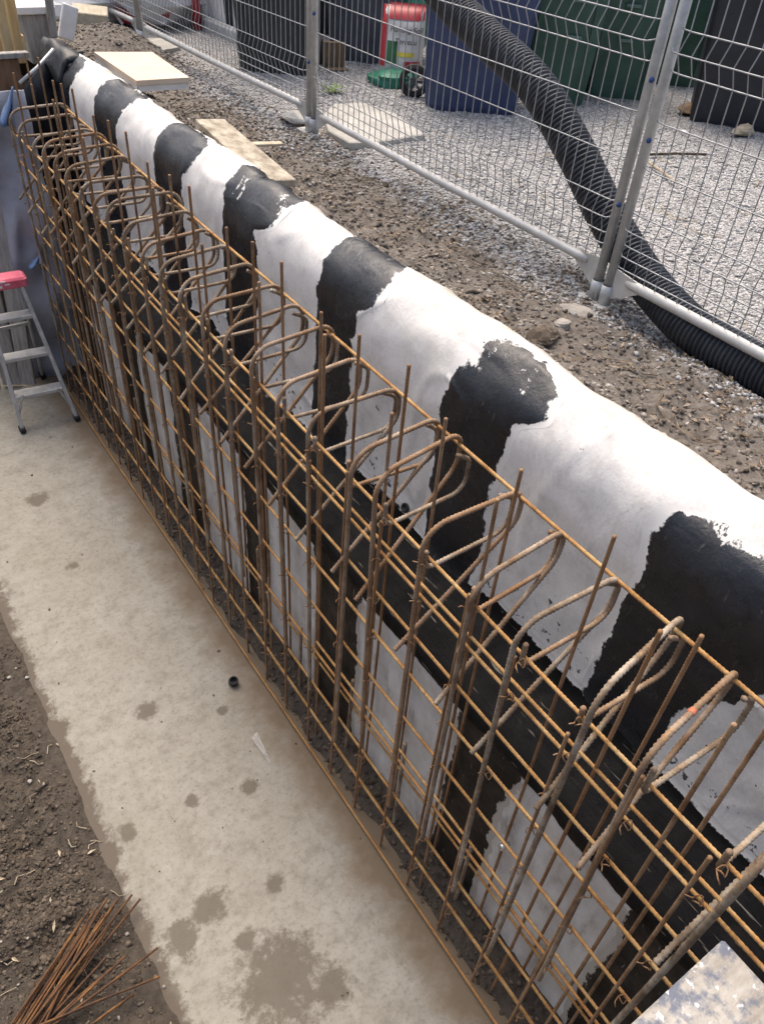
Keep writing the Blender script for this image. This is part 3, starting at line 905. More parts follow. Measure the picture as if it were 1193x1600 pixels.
fence_panel((2.345, -0.50, 0), (2.352, 1.795, 0), 1.352, 2.98, 'mesh fence panel nearest the camera over the black pipe', 1)
fence_panel((2.352, 1.800, 0), (2.40, 4.058, 0), 1.362, 2.98, 'mesh fence panel in front of the green and blue bins', 2)
fence_panel((2.40, 4.063, 0), (2.36, 6.475, 0), 1.372, 2.98, 'mesh fence panel in front of the white panel and black bins', 3)
fence_panel((2.36, 6.48, 0), (2.30, 8.7, 0), 1.375, 2.98, 'farthest mesh fence panel by the red sled', 4)


# feet of the fence: steel plates with sockets on lumps of concrete
def fence_foot(x, y, z, label, r=0.07):
    t = thing('fence_stand', (x, y, z), label, 'fence stand', 'stands under the fence posts')
    mk('plate', G().box((x - 0.005, y, z + 0.012), (0.075, 0.16, 0.010), bev=0.003), 'rail_steel', t)
    for dy in (-0.048, 0.004):
        mk('socket', G().lathe([(0.0225, 0.0), (0.0255, 0.0), (0.0255, 0.075), (0.0225, 0.075)], 14, (x, y + dy, z + 0.017)), 'galvanised', t, smooth=True)
    return t


fence_foot(2.352, 1.819, 1.340, 'steel plate foot under the paired posts by the black pipe')
fence_foot(2.40, 4.082, 1.360, 'steel plate foot under the paired posts beside the grey slab')
fence_foot(2.36, 6.50, 1.365, 'steel plate foot under the farthest paired posts')


def lump(name, c, r, seed, mat, label=None, cat=None, squash=0.6, n=10, parent=None):
    g = G(); vs_ = []
    m = n // 2 + 1
    for i in range(m + 1):
        th = math.pi * i / m
        for k in range(n):
            ph = 2 * math.pi * k / n
            v = Vector((math.sin(th) * math.cos(ph), math.sin(th) * math.sin(ph), math.cos(th)))
            s = 1 + 0.30 * nz(v.x, v.y, v.z, 1.4, seed) + 0.14 * nz(v.x, v.y, v.z, 4, seed + 3)
            vs_.append((c[0] + v.x * r[0] * s, c[1] + v.y * r[1] * s, c[2] + v.z * r[2] * s))
    fs = []
    for i in range(m):
        for k in range(n):
            k2 = (k + 1) % n
            fs.append((i * n + k, (i + 1) * n + k, (i + 1) * n + k2, i * n + k2))
    g.add(vs_, fs)
    return mk(name, g, mat, parent, smooth=False, label=label, cat=cat, origin=(c[0], c[1], c[2] - r[2]) if parent is None else None)


p = pick(898, 492, z=1.37); lump('concrete_lump', (p.x, p.y, 1.365), (0.075, 0.085, 0.035), 3, 'rock_dust', 'pale dusty concrete lump at the foot of the near fence posts', 'concrete lump', n=16)
p = pick(878, 510, z=1.41); lump('rock', (p.x, p.y, z_upper(p.x, p.y) + 0.008), (0.035, 0.026, 0.018), 8, 'rock_dust', 'flat pale stone on the soil left of the concrete lump', 'stone', n=12)
p = pick(848, 528, z=1.42); lump('soil_lump', (p.x, p.y, z_upper(p.x, p.y) + 0.005), (0.065, 0.05, 0.028), 18, 'clod', 'dark flat clod of earth below the flat pale stone', 'clod', n=14)
p = pick(463, 182, z=1.40); lump('concrete_chunk', (p.x, p.y, 1.395), (0.075, 0.09, 0.03), 5, 'slab_concrete', 'small grey concrete chunk left of the fence posts beside the slab', 'concrete chunk', n=14)
p = pick(603, 278, z=1.40); lump('hole_plug', (p.x, p.y, z_upper(p.x, p.y) + 0.004), (0.018, 0.018, 0.012), 6, 'clod', 'small black clod lying on the brown gravel', 'clod', n=10)

# grey slab (clipped-corner paving) half under the fence
z0, z1 = 1.365, 1.402
tc = [(505, 178), (512, 203), (545, 222), (590, 221), (664, 209), (618, 177), (570, 160), (520, 162)]
top = [pick(u, v, z=z1) for u, v in tc]
g = G(); nT = len(top)
cen = sum(top, Vector()) / nT
g.add([(q.x, q.y, z0 - 0.03) for q in top] + [(q.x, q.y, z1 - 0.006) for q in top] + [tuple(cen.lerp(q, 0.975)) for q in top],
      [tuple(range(nT))[::-1]] + [(i, (i + 1) % nT, nT + (i + 1) % nT, nT + i) for i in range(nT)] + [(nT + i, nT + (i + 1) % nT, 2 * nT + (i + 1) % nT, 2 * nT + i) for i in range(nT)] + [tuple(range(2 * nT, 3 * nT))])
# consistent winding is restored below
mk('concrete_slab', g, 'slab_concrete', label='large grey concrete slab with clipped corners under the fence', cat='slab', origin=(cen.x, cen.y, z0))
q = [pick(u, v, z=1.39) for u, v in ((205, 78), (232, 84), (282, 76), (262, 62), (215, 62))]
g = G(); g.add([(a.x, a.y, 1.35) for a in q] + [(a.x, a.y, 1.40) for a in q], [(4, 3, 2, 1, 0), (5, 6, 7, 8, 9)] + [(i, (i + 1) % 5, 5 + (i + 1) % 5, 5 + i) for i in range(5)])
mk('paving_stone', g, 'slab_concrete', label='thin grey paving stone under the far fence posts', cat='paving stone', origin=(q[0].x, q[0].y, 1.35))

# ------------------------------------------------------------------ corrugated pipe
pth = [pick(650, -60, x=2.60), pick(700, 0, x=2.56), pick(760, 60, x=2.53), pick(835, 132, x=2.50), pick(897, 235, x=2.49), pick(946, 335, x=2.475), pick(1000, 425, x=2.46),
       pick(1060, 496, z=1.415), pick(1110, 534, z=1.395), pick(1200, 585, z=1.388), Vector((2.41, 0.75, 1.386)), Vector((2.42, 0.2, 1.386)), Vector((2.44, -0.6, 1.386))]
# Catmull-Rom smoothing
cr = []
for i in range(len(pth) - 1):
    p0, p1, p2, p3 = pth[max(0, i - 1)], pth[i], pth[i + 1], pth[min(len(pth) - 1, i + 2)]
    for k in range(10):
        t = k / 10
        cr.append(0.5 * (2 * p1 + (p2 - p0) * t + (2 * p0 - 5 * p1 + 4 * p2 - p3) * t * t + (3 * p1 - p0 - 3 * p2 + p3) * t ** 3))
cr.append(pth[-1])
PITCH = 0.018
pp = resample(cr, PITCH / 6)
prof6 = [0.066, 0.0735, 0.0765, 0.0765, 0.0735, 0.066]
mk('corrugated_pipe', G().tube(pp, 0.08, 22, caps=False, rr=[prof6[i % 6] for i in range(len(pp))]), 'pipe_black', smooth=True, label='black corrugated drain pipe coming down behind the fence', cat='pipe', origin=(2.30, 1.1, 1.37))


# ------------------------------------------------------------------ wheelie bins
def rrect(w, d, r, n=4):
    out = []
    for cx_, cy_, a0 in ((w / 2 - r, d / 2 - r, 0), (-w / 2 + r, d / 2 - r, 90), (-w / 2 + r, -d / 2 + r, 180), (w / 2 - r, -d / 2 + r, 270)):
        for k in range(n + 1):
            a = math.radians(a0 + 90 * k / n); out.append((cx_ + r * math.cos(a), cy_ + r * math.sin(a)))
    return out


def loft(g, rings):
    n = len(rings[0]); o = len(g.v)
    for r in rings: g.v += [tuple(p) for p in r]
    for i in range(len(rings) - 1):
        for k in range(n):
            k2 = (k + 1) % n
            g.f.append((o + i * n + k, o + i * n + k2, o + (i + 1) * n + k2, o + (i + 1) * n + k))
    g.f.append(tuple(o + k for k in reversed(range(n)))); g.f.append(tuple(o + (len(rings) - 1) * n + k for k in range(n)))
    return g


def wheelie_bin(loc, rz, mat, label, w=0.44, d=0.48, h=0.80, grip=None, wheels=True, rad=0.05, panel=True):
    t = thing('wheelie_bin', loc, label, 'bin', 'wheelie bins behind the fence', rz)
    g = G(); rings = []
    for z, k in ((0.0, 0.78), (0.03, 0.80), (h * 0.5, 0.89), (h * 0.86, 0.97), (h * 0.90, 0.975), (h * 0.905, 1.03), (h * 0.95, 1.04)):
        rings.append([(x, y, z) for x, y in rrect(w * k, d * k, rad)])
    loft(g, rings)
    mk('body', g, mat, t, loc=(0, 0, 0), smooth=False)
    g = G(); rings = []
    for z, k in ((0, 1.06), (0.03, 1.08), (0.05, 1.0), (0.07, 0.7)):
        rings.append([(x, y, z) for x, y in rrect(w * k, d * k, rad)])
    loft(g, rings)
    mk('lid', g, mat, t, loc=(0, 0, h * 0.955))
    if panel:
        # raised ribs down the front face (front is -y)
        for sx in (-1, 1):
            g = G(); g.add([(sx * w * 0.30, -d * 0.405 - 0.002, 0.05), (sx * w * 0.34, -d * 0.405 - 0.002, 0.05), (sx * w * 0.36, -d * 0.478 - 0.002, h * 0.8), (sx * w * 0.32, -d * 0.478 - 0.002, h * 0.8),
                            (sx * w * 0.30, -d * 0.405 - 0.016, 0.06), (sx * w * 0.34, -d * 0.405 - 0.016, 0.06), (sx * w * 0.36, -d * 0.478 - 0.016, h * 0.79), (sx * w * 0.32, -d * 0.478 - 0.016, h * 0.79)],
                           [(4, 5, 6, 7), (0, 4, 7, 3), (1, 2, 6, 5), (0, 1, 5, 4), (2, 3, 7, 6)])
            mk('front_rib', g, mat, t, loc=(0, 0, 0))
    if grip:
        for zz in grip[1]:
            mk('lifting_bar', G().box((grip[2], -d * (0.40 + 0.08 * zz / h) - 0.018, zz), (0.10, 0.022, 0.020), bev=0.004), grip[0], t, loc=(0, 0, 0))
    if grip:
        for q_ in range(3):
            mk('moulded_mark', G().box((-0.04 + 0.035 * q_, -d * 0.487 - 0.004, h * 0.76 + 0.012 * (q_ % 2)), (0.024, 0.008, 0.03), bev=0.002), grip[0], t, loc=(0, 0, 0))
    if wheels:
        for sx in (-1, 1):
            M = Matrix.Rotation(math.pi / 2, 3, 'Y')
            wv = mk('wheel', G().lathe([(0.012, -0.022), (0.075, -0.022), (0.085, -0.015), (0.085, 0.015), (0.075, 0.022), (0.012, 0.022)], 22, (sx * w * 0.47, d * 0.40, 0.085), M), 'rubber', t, loc=(0, 0, 0), smooth=False)
            mk('hub', G().lathe([(0.0, -0.026), (0.05, -0.025), (0.055, -0.02), (0.055, 0.02), (0.05, 0.025), (0.0, 0.026)], 16, (sx * w * 0.47, d * 0.40, 0.085), M), 'wheel_grey', wv, loc=(0, 0, 0))
        mk('axle', G().tube([(-w * 0.47, d * 0.40, 0.085), (w * 0.47, d * 0.40, 0.085)], 0.009, 8), 'galvanised', t, loc=(0, 0, 0))
        mk('handle', G().tube(bend([(-w * 0.38, d * 0.5, h * 0.93), (-w * 0.38, d * 0.62, h * 0.95), (w * 0.38, d * 0.62, h * 0.95), (w * 0.38, d * 0.5, h * 0.93)], 0.03), 0.012, 8), mat, t, loc=(0, 0, 0), smooth=True)
    return t


ZG = 1.362
q = pick(733, 182, z=ZG); wheelie_bin((q.x + 0.20, q.y + 0.24, ZG), math.radians(-40), 'bin_blue', 'large dark blue bin standing behind the black pipe', 0.74, 0.60, 1.02, rad=0.12, wheels=False, panel=False)
q = pick(868, 168, z=ZG); wheelie_bin((q.x + 0.18, q.y + 0.24, ZG), math.radians(-42), 'bin_green', 'green wheelie bin next to the dark blue bin', 0.52, 0.50, 0.90, ('bin_green_light', (0.40, 0.60), 0.06))
q = pick(965, 160, z=ZG); wheelie_bin((q.x + 0.18, q.y + 0.24, ZG), math.radians(-40), 'bin_green', 'middle green wheelie bin with a pale lifting bar', 0.54, 0.50, 0.90, ('bin_green_light', (0.36, 0.56), -0.02))
q = pick(1046, 140, z=ZG); wheelie_bin((q.x + 0.24, q.y + 0.22, ZG), math.radians(-44), 'bin_green', 'green wheelie bin partly hidden by the near fence posts', 0.46, 0.48, 0.90, ('bin_green_light', (0.66,), 0.0))
q = pick(1125, 205, z=ZG); wheelie_bin((q.x + 0.34, q.y + 0.12, ZG), math.radians(-52), 'bin_black', 'wide black bin at the right edge of the gravel', 0.80, 0.56, 0.95, rad=0.04, panel=False, wheels=False)
q = pick(570, 104, z=ZG); wheelie_bin((q.x + 0.16, q.y + 0.26, ZG), math.radians(-36), 'bin_slate', 'slate blue bin behind the upright fence posts', 0.62, 0.52, 0.92, panel=False, wheels=False)
q = pick(440, 122, z=ZG); wheelie_bin((q.x + 0.12, q.y + 0.28, ZG), math.radians(-36), 'bin_charcoal', 'charcoal wheelie bin left of the middle fence posts', 0.60, 0.50, 0.90)
q = pick(400, 70, z=ZG); wheelie_bin((q.x + 0.2, q.y + 0.30, ZG), math.radians(-36), 'bin_black', 'black bin beside the white panel', 0.62, 0.5, 0.95, wheels=False)
q = pick(505, 60, z=ZG); wheelie_bin((q.x + 0.2, q.y + 0.25, ZG), math.radians(-36), 'bin_black', 'black wheelie bin in the shade behind the slate blue bin', 0.80, 0.55, 1.0, wheels=False)
# loose wheel beside the big blue bin
q = pick(646, 132, z=1.44)
t = thing('loose_wheel', (q.x, q.y, ZG), 'grey spoked wheel leaning against the dark blue bin', 'wheel', rz=math.radians(-40))
M = Matrix.Rotation(math.pi / 2, 3, 'X')
mk('tyre', G().lathe([(0.060, -0.025), (0.082, -0.030), (0.098, -0.018), (0.098, 0.018), (0.082, 0.030), (0.060, 0.025), (0.060, -0.025)], 26, (0, 0, 0.098), M), 'rubber', t, loc=(0, 0, 0), smooth=False)
g = G().lathe([(0.0, -0.03), (0.016, -0.03), (0.016, 0.03), (0.0, 0.03)], 12, (0, 0, 0.098), M)
for k in range(7):
    a = 2 * math.pi * k / 7
    g.box((0.038 * math.cos(a), 0, 0.098 + 0.038 * math.sin(a)), (0.05, 0.02, 0.012), M=Matrix.Rotation(-a, 3, 'Y'))
mk('rim', g, 'wheel_grey', t, loc=(0, 0, 0))


# bag of planting soil between the bins
def pillow_bag(name, loc, rz, tilt, w, h, d, mat, label, cat, n=14):
    t = thing(name, loc, label, cat, rz=rz)
    g = G()
    for side in (-1, 1):
        o = len(g.v)
        for j in range(n + 1):
            for i in range(n + 1):
                u, v = i / n * 2 - 1, j / n * 2 - 1
                th = d * 0.5 * max(0, (1 - u ** 4)) ** 0.5 * max(0, (1 - abs(v) ** 5)) ** 0.6 * (1 + 0.15 * nz(u, v, side, 2.2, 3))
                g.v.append((u * w / 2 * (1 - 0.06 * v * v), side * th + tilt * (v + 1) * h / 2, (v + 1) * h / 2))
        for j in range(n):
            for i in range(n):
                q = (o + j * (n + 1) + i, o + j * (n + 1) + i + 1, o + (j + 1) * (n + 1) + i + 1, o + (j + 1) * (n + 1) + i)
                g.f.append(q if side < 0 else q[::-1])
    b = mk('bag_skin', g, mat, t, loc=(0, 0, 0), smooth=True)
    return t


def patch(parent, name, x0, x1, z0_, z1_, mat, w, h, d, tilt, off=0.004, n=6):
    g = G()
    for j in range(n + 1):
        for i in range(n + 1):
            x = x0 + (x1 - x0) * i / n; z = z0_ + (z1_ - z0_) * j / n
            v = z / h * 2 - 1; u = x / (w / 2 * (1 - 0.06 * v * v))
            th = d * 0.5 * max(0, (1 - u ** 4)) ** 0.5 * max(0, (1 - abs(v) ** 5)) ** 0.6 * (1 + 0.15 * nz(u, v, -1, 2.2, 3))
            g.v.append((x, -th + tilt * z - off, z))
    for j in range(n):
        for i in range(n):
            g.f.append((j * (n + 1) + i, j * (n + 1) + i + 1, (j + 1) * (n + 1) + i + 1, (j + 1) * (n + 1) + i))
    return mk(name, g, mat, parent, loc=(0, 0, 0), smooth=True)


def text_mesh(body, size):
    cu = bpy.data.curves.new('lettering', 'FONT'); cu.body = body; cu.size = size; cu.align_x = 'CENTER'; cu.shear = 0.25; cu.extrude = 0.0006
    ob = bpy.data.objects.new('lettering_src', cu); col.objects.link(ob)
    dg = bpy.context.evaluated_depsgraph_get(); dg.update()
    me = bpy.data.meshes.new_from_object(ob.evaluated_get(dg))
    bpy.data.objects.remove(ob); bpy.data.curves.remove(cu)
    return me


q = pick(625, 108, z=1.44)
BW, BH, BD, BT = 0.30, 0.40, 0.17, 0.30
bag = pillow_bag('soil_bag', (q.x, q.y, 1.40), math.radians(-38), BT, BW, BH, BD, 'bag_white', 'white and red bag of planting soil between the blue bins', 'bag')
bag['_nested'] = 0
patch(bag, 'red_edge', -0.146, -0.105, 0.06, 0.40, 'red_plastic', BW, BH, BD, BT)
patch(bag, 'red_top', -0.10, 0.14, 0.33, 0.415, 'red_plastic', BW, BH, BD, BT)
patch(bag, 'green_field', -0.10, -0.03, 0.08, 0.21, 'bag_green', BW, BH, BD, BT)
patch(bag, 'red_foot', 0.02, 0.13, 0.03, 0.10, 'red_plastic', BW, BH, BD, BT)
patch(bag, 'yellow_label', -0.03, 0.09, 0.125, 0.15, 'bag_yellow', BW, BH, BD, BT, 0.006)
for body, zz, sz in (('Planting Soil', 0.262, 0.046), ('Terreau', 0.195, 0.046)):
    me = text_mesh(body, sz)
    me.transform(Matrix.Translation((0.022, 0, 0)) @ Matrix.Rotation(math.pi / 2, 4, 'X'))
    for v in me.vertices:
        x, z = v.co.x, v.co.z + zz
        vv = z / BH * 2 - 1; u = x / (BW / 2 * (1 - 0.06 * vv * vv))
        th = BD * 0.5 * max(0, (1 - u ** 4)) ** 0.5 * max(0, (1 - abs(vv) ** 5)) ** 0.6 * (1 + 0.15 * nz(u, vv, -1, 2.2, 3))
        v.co = (x, -th + BT * z - 0.007, z)
    me.materials.clear(); me.materials.append(MAT['ink'])
    mk('lettering', None, 'ink', bag, loc=(0, 0, 0), mesh=me)
del bag['_nested']


def crumple(name, c, r, seed, mat, label, cat, n=16, kind=None):
    return lump(name, c, r, seed, mat, label, cat, n=n)


q = pick(615, 122, z=1.40); crumple('plastic_sheet', (q.x, q.y, 1.40), (0.17, 0.15, 0.055), 21, 'teal_sheet', 'crumpled green plastic sheet below the planting soil bag', 'plastic sheet')
q = pick(638, 14, z=1.75); crumple('green_bundle', (q.x + 0.2, q.y + 0.3, 1.62), (0.22, 0.2, 0.26), 25, 'teal_sheet', 'dark green bundle above the planting soil bag', 'bundle')
q = pick(521, 98, z=1.40)
t = thing('cardboard_box', (q.x, q.y, 1.362), 'brown cardboard piece beside the middle fence posts', 'cardboard', rz=math.radians(-30))
mk('board', G().box((0, 0, 0.09), (0.16, 0.02, 0.17), M=Matrix.Rotation(0.25, 3, 'X')), 'cardboard', t, loc=(0, 0, 0))
mk('flap', G().box((0.02, -0.05, 0.012), (0.15, 0.10, 0.006), rz=0.2), 'cardboard', t, loc=(0, 0, 0))
q = pick(424, 106, z=1.39); crumple('orange_scrap', (q.x, q.y, 1.385), (0.045, 0.03, 0.028), 27, 'orange_plastic', 'small orange scrap lying on the gravel near the charcoal bin', 'scrap', 10)
# weed
q = pick(518, 143, z=1.375)
t = thing('weed', (q.x, q.y, 1.372), 'small light green weed growing by the middle fence posts', 'weed')
random.seed(8)
for k in range(16):
    a = random.uniform(0, 6.28); L_ = random.uniform(0.06, 0.13); wv = random.uniform(0.008, 0.014); up = random.uniform(0.3, 1.0)
    dr = Vector((math.cos(a), math.sin(a), 0)); sd_ = Vector((-dr.y, dr.x, 0))
    g = G(); pts = [dr * (L_ * s) + Vector((0, 0, up * L_ * (s - 0.7 * s * s))) for s in (0, 0.35, 0.7, 1.0)]
    ww = [0.4 * wv, wv, 0.8 * wv, 0.05 * wv]
    for p, w_ in zip(pts, ww): g.v += [tuple(p - sd_ * w_), tuple(p + sd_ * w_ + Vector((0, 0, 0.002)))]
    g.f = [(2 * i, 2 * i + 2, 2 * i + 3, 2 * i + 1) for i in range(3)]
    mk('leaf', g, 'weed', t, loc=(0, 0, 0))

# white panelled box / shed side with a concrete edging, far left behind the fence
q0 = pick(322, 40, z=1.38); q1 = pick(382, 66, z=1.38)
dv = (q1 - q0); L_ = dv.length; dv.normalize(); rz_ = math.atan2(dv.y, dv.x)
t = thing('white_shed', ((q0.x + q1.x) / 2, (q0.y + q1.y) / 2, 1.37), 'white panelled shed side behind the fence at upper left', 'shed', rz=rz_)
mk('wall_panel', G().box((0, 0.25, 0.55), (L_ * 0.96, 0.46, 1.0), bev=0.01), 'white_paint', t, loc=(0, 0, 0))
mk('corner_trim', G().box((-L_ * 0.50, 0.235, 0.55), (0.07, 0.53, 1.04), bev=0.008), 'white_paint', t, loc=(0, 0, 0))
mk('plinth', G().box((0.12, -0.035, 0.035), (L_ * 1.25, 0.08, 0.10), bev=0.008), 'kerb_grey', t, loc=(0, 0, 0))
# dark building wall behind the bins
t = thing('house_wall', (6.5, 6.4, 1.36), 'dark house wall behind the row of bins', 'wall', rz=math.radians(-38))
mk('cladding', G().box((0, 0.2, 1.5), (9.0, 0.25, 3.0)), 'house_dark', t, loc=(0, 0, 0))
for k in range(12): mk('board', G().box((0, 0.055 + 0.004 * (k % 2), 0.14 + 0.24 * k), (9.02, 0.03, 0.225), bev=0.006), 'house_dark', t, loc=(0, 0, 0))

# things at the far upper left
q = pick(225, 30, z=1.42)
t = thing('plastic_sled', (q.x, q.y, 1.39), 'red plastic sled lying beside the farthest fence posts', 'sled', rz=math.radians(-30))
g = G(); rings = []
for z, w_, d_ in ((0.0, 0.42, 0.16), (0.04, 0.50, 0.21), (0.065, 0.54, 0.24), (0.075, 0.57, 0.27), (0.065, 0.56, 0.26)):
    rings.append([(x, y, z + 0.06 * (abs(x) / 0.28) ** 3) for x, y in rrect(w_, d_, 0.10, 6)])
loft(g, rings); mk('shell', g, 'red_plastic', t, loc=(0, 0, 0), smooth=False)
mk('emblem', G().lathe([(0.0, 0.0), (0.030, 0.0), (0.030, 0.004), (0.0, 0.004)], 16, (0.17, -0.118, 0.05), Matrix.Rotation(1.25, 3, 'X')), 'white_paint', t, loc=(0, 0, 0))
mk('runner', G().box((-0.22, -0.09, 0.10), (0.02, 0.025, 0.24), M=Matrix.Rotation(-0.6, 3, 'Y')), 'white_paint', t, loc=(0, 0, 0))
q = pick(255, 20, z=1.5); crumple('white_sack', (q.x + 0.12, q.y + 0.30, 1.58), (0.46, 0.30, 0.26), 31, 'white_bag', 'big white sack behind the red sled', 'sack', 20)
q = pick(130, 4, z=1.5); crumple('pale_sack', (q.x, q.y + 0.3, 1.52), (0.30, 0.25, 0.16), 33, 'white_bag', 'pale sack lying beyond the timber block', 'sack', 18)
q = pick(286, 10, z=1.55)
t = thing('red_post', (q.x + 0.15, q.y + 0.1, 1.37), 'short red post beside the white shed', 'post'); mk('shaft', G().tube([(0, 0, 0), (0, 0, 0.55)], 0.035, 12), 'red_plastic', t, loc=(0, 0, 0), smooth=True)
mk('cap', G().lathe([(0.0, 0.60), (0.03, 0.59), (0.042, 0.56), (0.042, 0.54)], 12), 'red_plastic', t, loc=(0, 0, 0), smooth=True)
# timber beam on the soil heap
q0 = pick(118, 26, z=1.50); q1 = pick(172, 30, z=1.50)
c_ = (q0 + q1) / 2
mk('timber_block', G().box((0, 0, 0), ((q1 - q0).length, 0.28, 0.10), bev=0.006), 'timber_pale', loc=(c_.x, c_.y + 0.05, 1.50), label='weathered timber block on the soil heap at the upper left', cat='timber').rotation_euler = (0.05, 0.08, -0.35)

# foam board and plank on the edge of the soil
q = [pick(u, v, z=1.665) for u, v in ((147, 82), (213, 127), (296, 122), (238, 82))]
g = G(); g.add([(a.x, a.y, 1.645) for a in q] + [(a.x, a.y, 1.668) for a in q], [(3, 2, 1, 0), (4, 5, 6, 7), (0, 1, 5, 4), (1, 2, 6, 5), (2, 3, 7, 6), (3, 0, 4, 7)])
t = thing('insulation_board', (q[0].x, q[0].y, 1.5), 'pale peach insulation board lying at the far end of the wall', 'board')
mk('facing', g, 'foam_board', t)
g = G(); g.add([(a.x, a.y, 1.615) for a in q] + [(a.x, a.y, 1.642) for a in q], [(3, 2, 1, 0), (4, 5, 6, 7), (0, 1, 5, 4), (1, 2, 6, 5), (2, 3, 7, 6), (3, 0, 4, 7)])
g.v = [(q[0].x + (a - q[0].x) * 0.985 + 0.004, q[0].y + (b - q[0].y) * 0.985, c__) for a, b, c__ in g.v]
mk('core', g, 'white_paint', t)
q0 = pick(328, 186, z=1.625); q1 = pick(437, 282, z=1.625)
dv = q1 - q0; c_ = (q0 + q1) / 2
o = mk('plank', G().box((0, 0, 0), (0.14, dv.length, 0.026), bev=0.003), 'timber_dirty', loc=(c_.x, c_.y, 1.613), label='pale wooden plank lying on the soil beside the wall top', cat='plank')
o.rotation_euler = (math.atan2(-(q1.z - q0.z), dv.length) * -1, 0.06, math.atan2(dv.y, dv.x) - math.pi / 2 + math.pi)
q0 = pick(390, 228, z=1.50); q1 = pick(440, 222, z=1.48)
o = mk('wood_offcut', G().box((0, 0, 0), (0.17, 0.035, 0.012), bev=0.002), 'timber_pale', loc=((q0 + q1) / 2).to_tuple(), label='small pale wood offcut beside the plank', cat='offcut'); o.rotation_euler = (0.1, 0.05, -0.1)

# ------------------------------------------------------------------ far end of the trench
t = thing('end_membrane', (1.1, 4.62, 0), 'black membrane sheet closing the far end of the trench', 'membrane')
g = G(); YE = 4.60
for j in range(15):
    f = j / 14
    for i in range(17):
        s = i / 16
        x = 0.80 + 0.62 * s
        zt = 1.46 + 0.22 * sstep(0.15, 0.75, s)
        g.v.append((x + 0.02 * nz(x, f, 0, 4, 3), YE + 0.20 * s + 0.03 * nz(x, f * 2, 0, 3, 7), f * zt))
for j in range(14):
    for i in range(16): g.f.append((j * 17 + i, j * 17 + i + 1, (j + 1) * 17 + i + 1, (j + 1) * 17 + i))
o = mk('sheet', g, 'membrane_black', t, smooth=True)
md = o.modifiers.new('thickness', 'SOLIDIFY'); md.thickness = 0.012
a0 = pick(84, 77, y=4.62); a1 = pick(31, 130, y=4.58)
mk('edge_trim', G().tube([a0, a0.lerp(a1, 0.5) + Vector((0, 0, -0.008)), a1], 0.009, 10), 'galvanised', t, smooth=True)
# folded black membrane collar on top of the wall end
g = G()
for j in range(13):
    for i in range(13):
        s, f = i / 12, j / 12
        x = 1.19 + 0.25 * s; y = 4.55 + 0.36 * f
        z = 1.70 + 0.05 * math.sin(f * 2.2) * (1 - s) + 0.05 * nz(x, y, 0, 5, 8) + 0.05 * abs(nz(x, y, 0, 9, 12)) - 0.14 * sstep(0.5, 1, s) - 0.12 * sstep(0.25, 0.0, s)
        g.v.append((x, y, z))
for j in range(12):
    for i in range(12): g.f.append((j * 13 + i, j * 13 + i + 1, (j + 1) * 13 + i + 1, (j + 1) * 13 + i))
o = mk('collar', g, 'membrane_black', t, smooth=True)
md = o.modifiers.new('thickness', 'SOLIDIFY'); md.thickness = 0.02

# grey-blue membrane hanging at the left of the far end, with a blue tarp scrap
t = thing('hanging_membrane', (0.85, 4.45, 0), 'grey blue membrane hanging at the far left end of the trench', 'membrane')
g = G()
for j in range(25):
    f = j / 24
    for i in range(13):
        s = i / 12
        xl = 0.70 + 0.10 * f + 0.02 * nz(0, f, 0, 5, 3)
        x = xl + (1.0 - xl) * s
        y = 4.46 + 0.10 * nz(x * 2, f * 3, 0, 1.6, 5) + 0.05 * math.sin(f * 9 + s * 2) * (1 - s) + 0.10 * abs(nz(x * 2, f * 2, 0, 3.5, 6))
        g.v.append((x, y, f * 1.60))
for j in range(24):
    for i in range(12): g.f.append((j * 13 + i, j * 13 + i + 1, (j + 1) * 13 + i + 1, (j + 1) * 13 + i))
o = mk('sheet', g, 'membrane_blue', t, smooth=True); md = o.modifiers.new('thickness', 'SOLIDIFY'); md.thickness = 0.006
for kk, (pa, pb, pc) in enumerate((((20, 135), (0, 195), (22, 200)), ((62, 398), (45, 420), (64, 408)))):
    A_, B_, C_ = (pick(*p, y=4.36) for p in (pa, pb, pc))
    g = G(); m = 10
    for j in range(m + 1):
        for i in range(m + 1):
            s, f = i / m, j / m
            p = A_.lerp(B_.lerp(C_, s), f) + Vector((0, 0.03 * math.sin(s * 9 + f * 3) * f, 0))
            g.v.append(tuple(p))
    for j in range(m):
        for i in range(m): g.f.append((j * (m + 1) + i, j * (m + 1) + i + 1, (j + 1) * (m + 1) + i + 1, (j + 1) * (m + 1) + i))
    o = mk('tarp_scrap', g, 'tarp_blue', t, smooth=True); md = o.modifiers.new('thickness', 'SOLIDIFY'); md.thickness = 0.004
# weathered boards leaning behind the ladder
for lab, (pa, ya), (pb, yb), w_ in (('weathered white board leaning behind the ladder', ((45, 600), 4.40), ((-18, 250), 4.60), 0.085), ('shorter weathered board leaning at the left frame edge', ((20, 600), 4.5), ((-45, 330), 4.62), 0.10)):
    A_ = pick(*pa, y=ya); B_ = pick(*pb, y=yb); A_.z = max(A_.z, 0.01)
    dv = B_ - A_; c_ = (A_ + B_) / 2
    o = mk('leaning_board', G().box((0, 0, 0), (w_, 0.025, dv.length), bev=0.003), 'timber_grey', loc=tuple(c_), label=lab, cat='board')
    o.rotation_euler = dv.to_track_quat('Z', 'Y').to_euler()
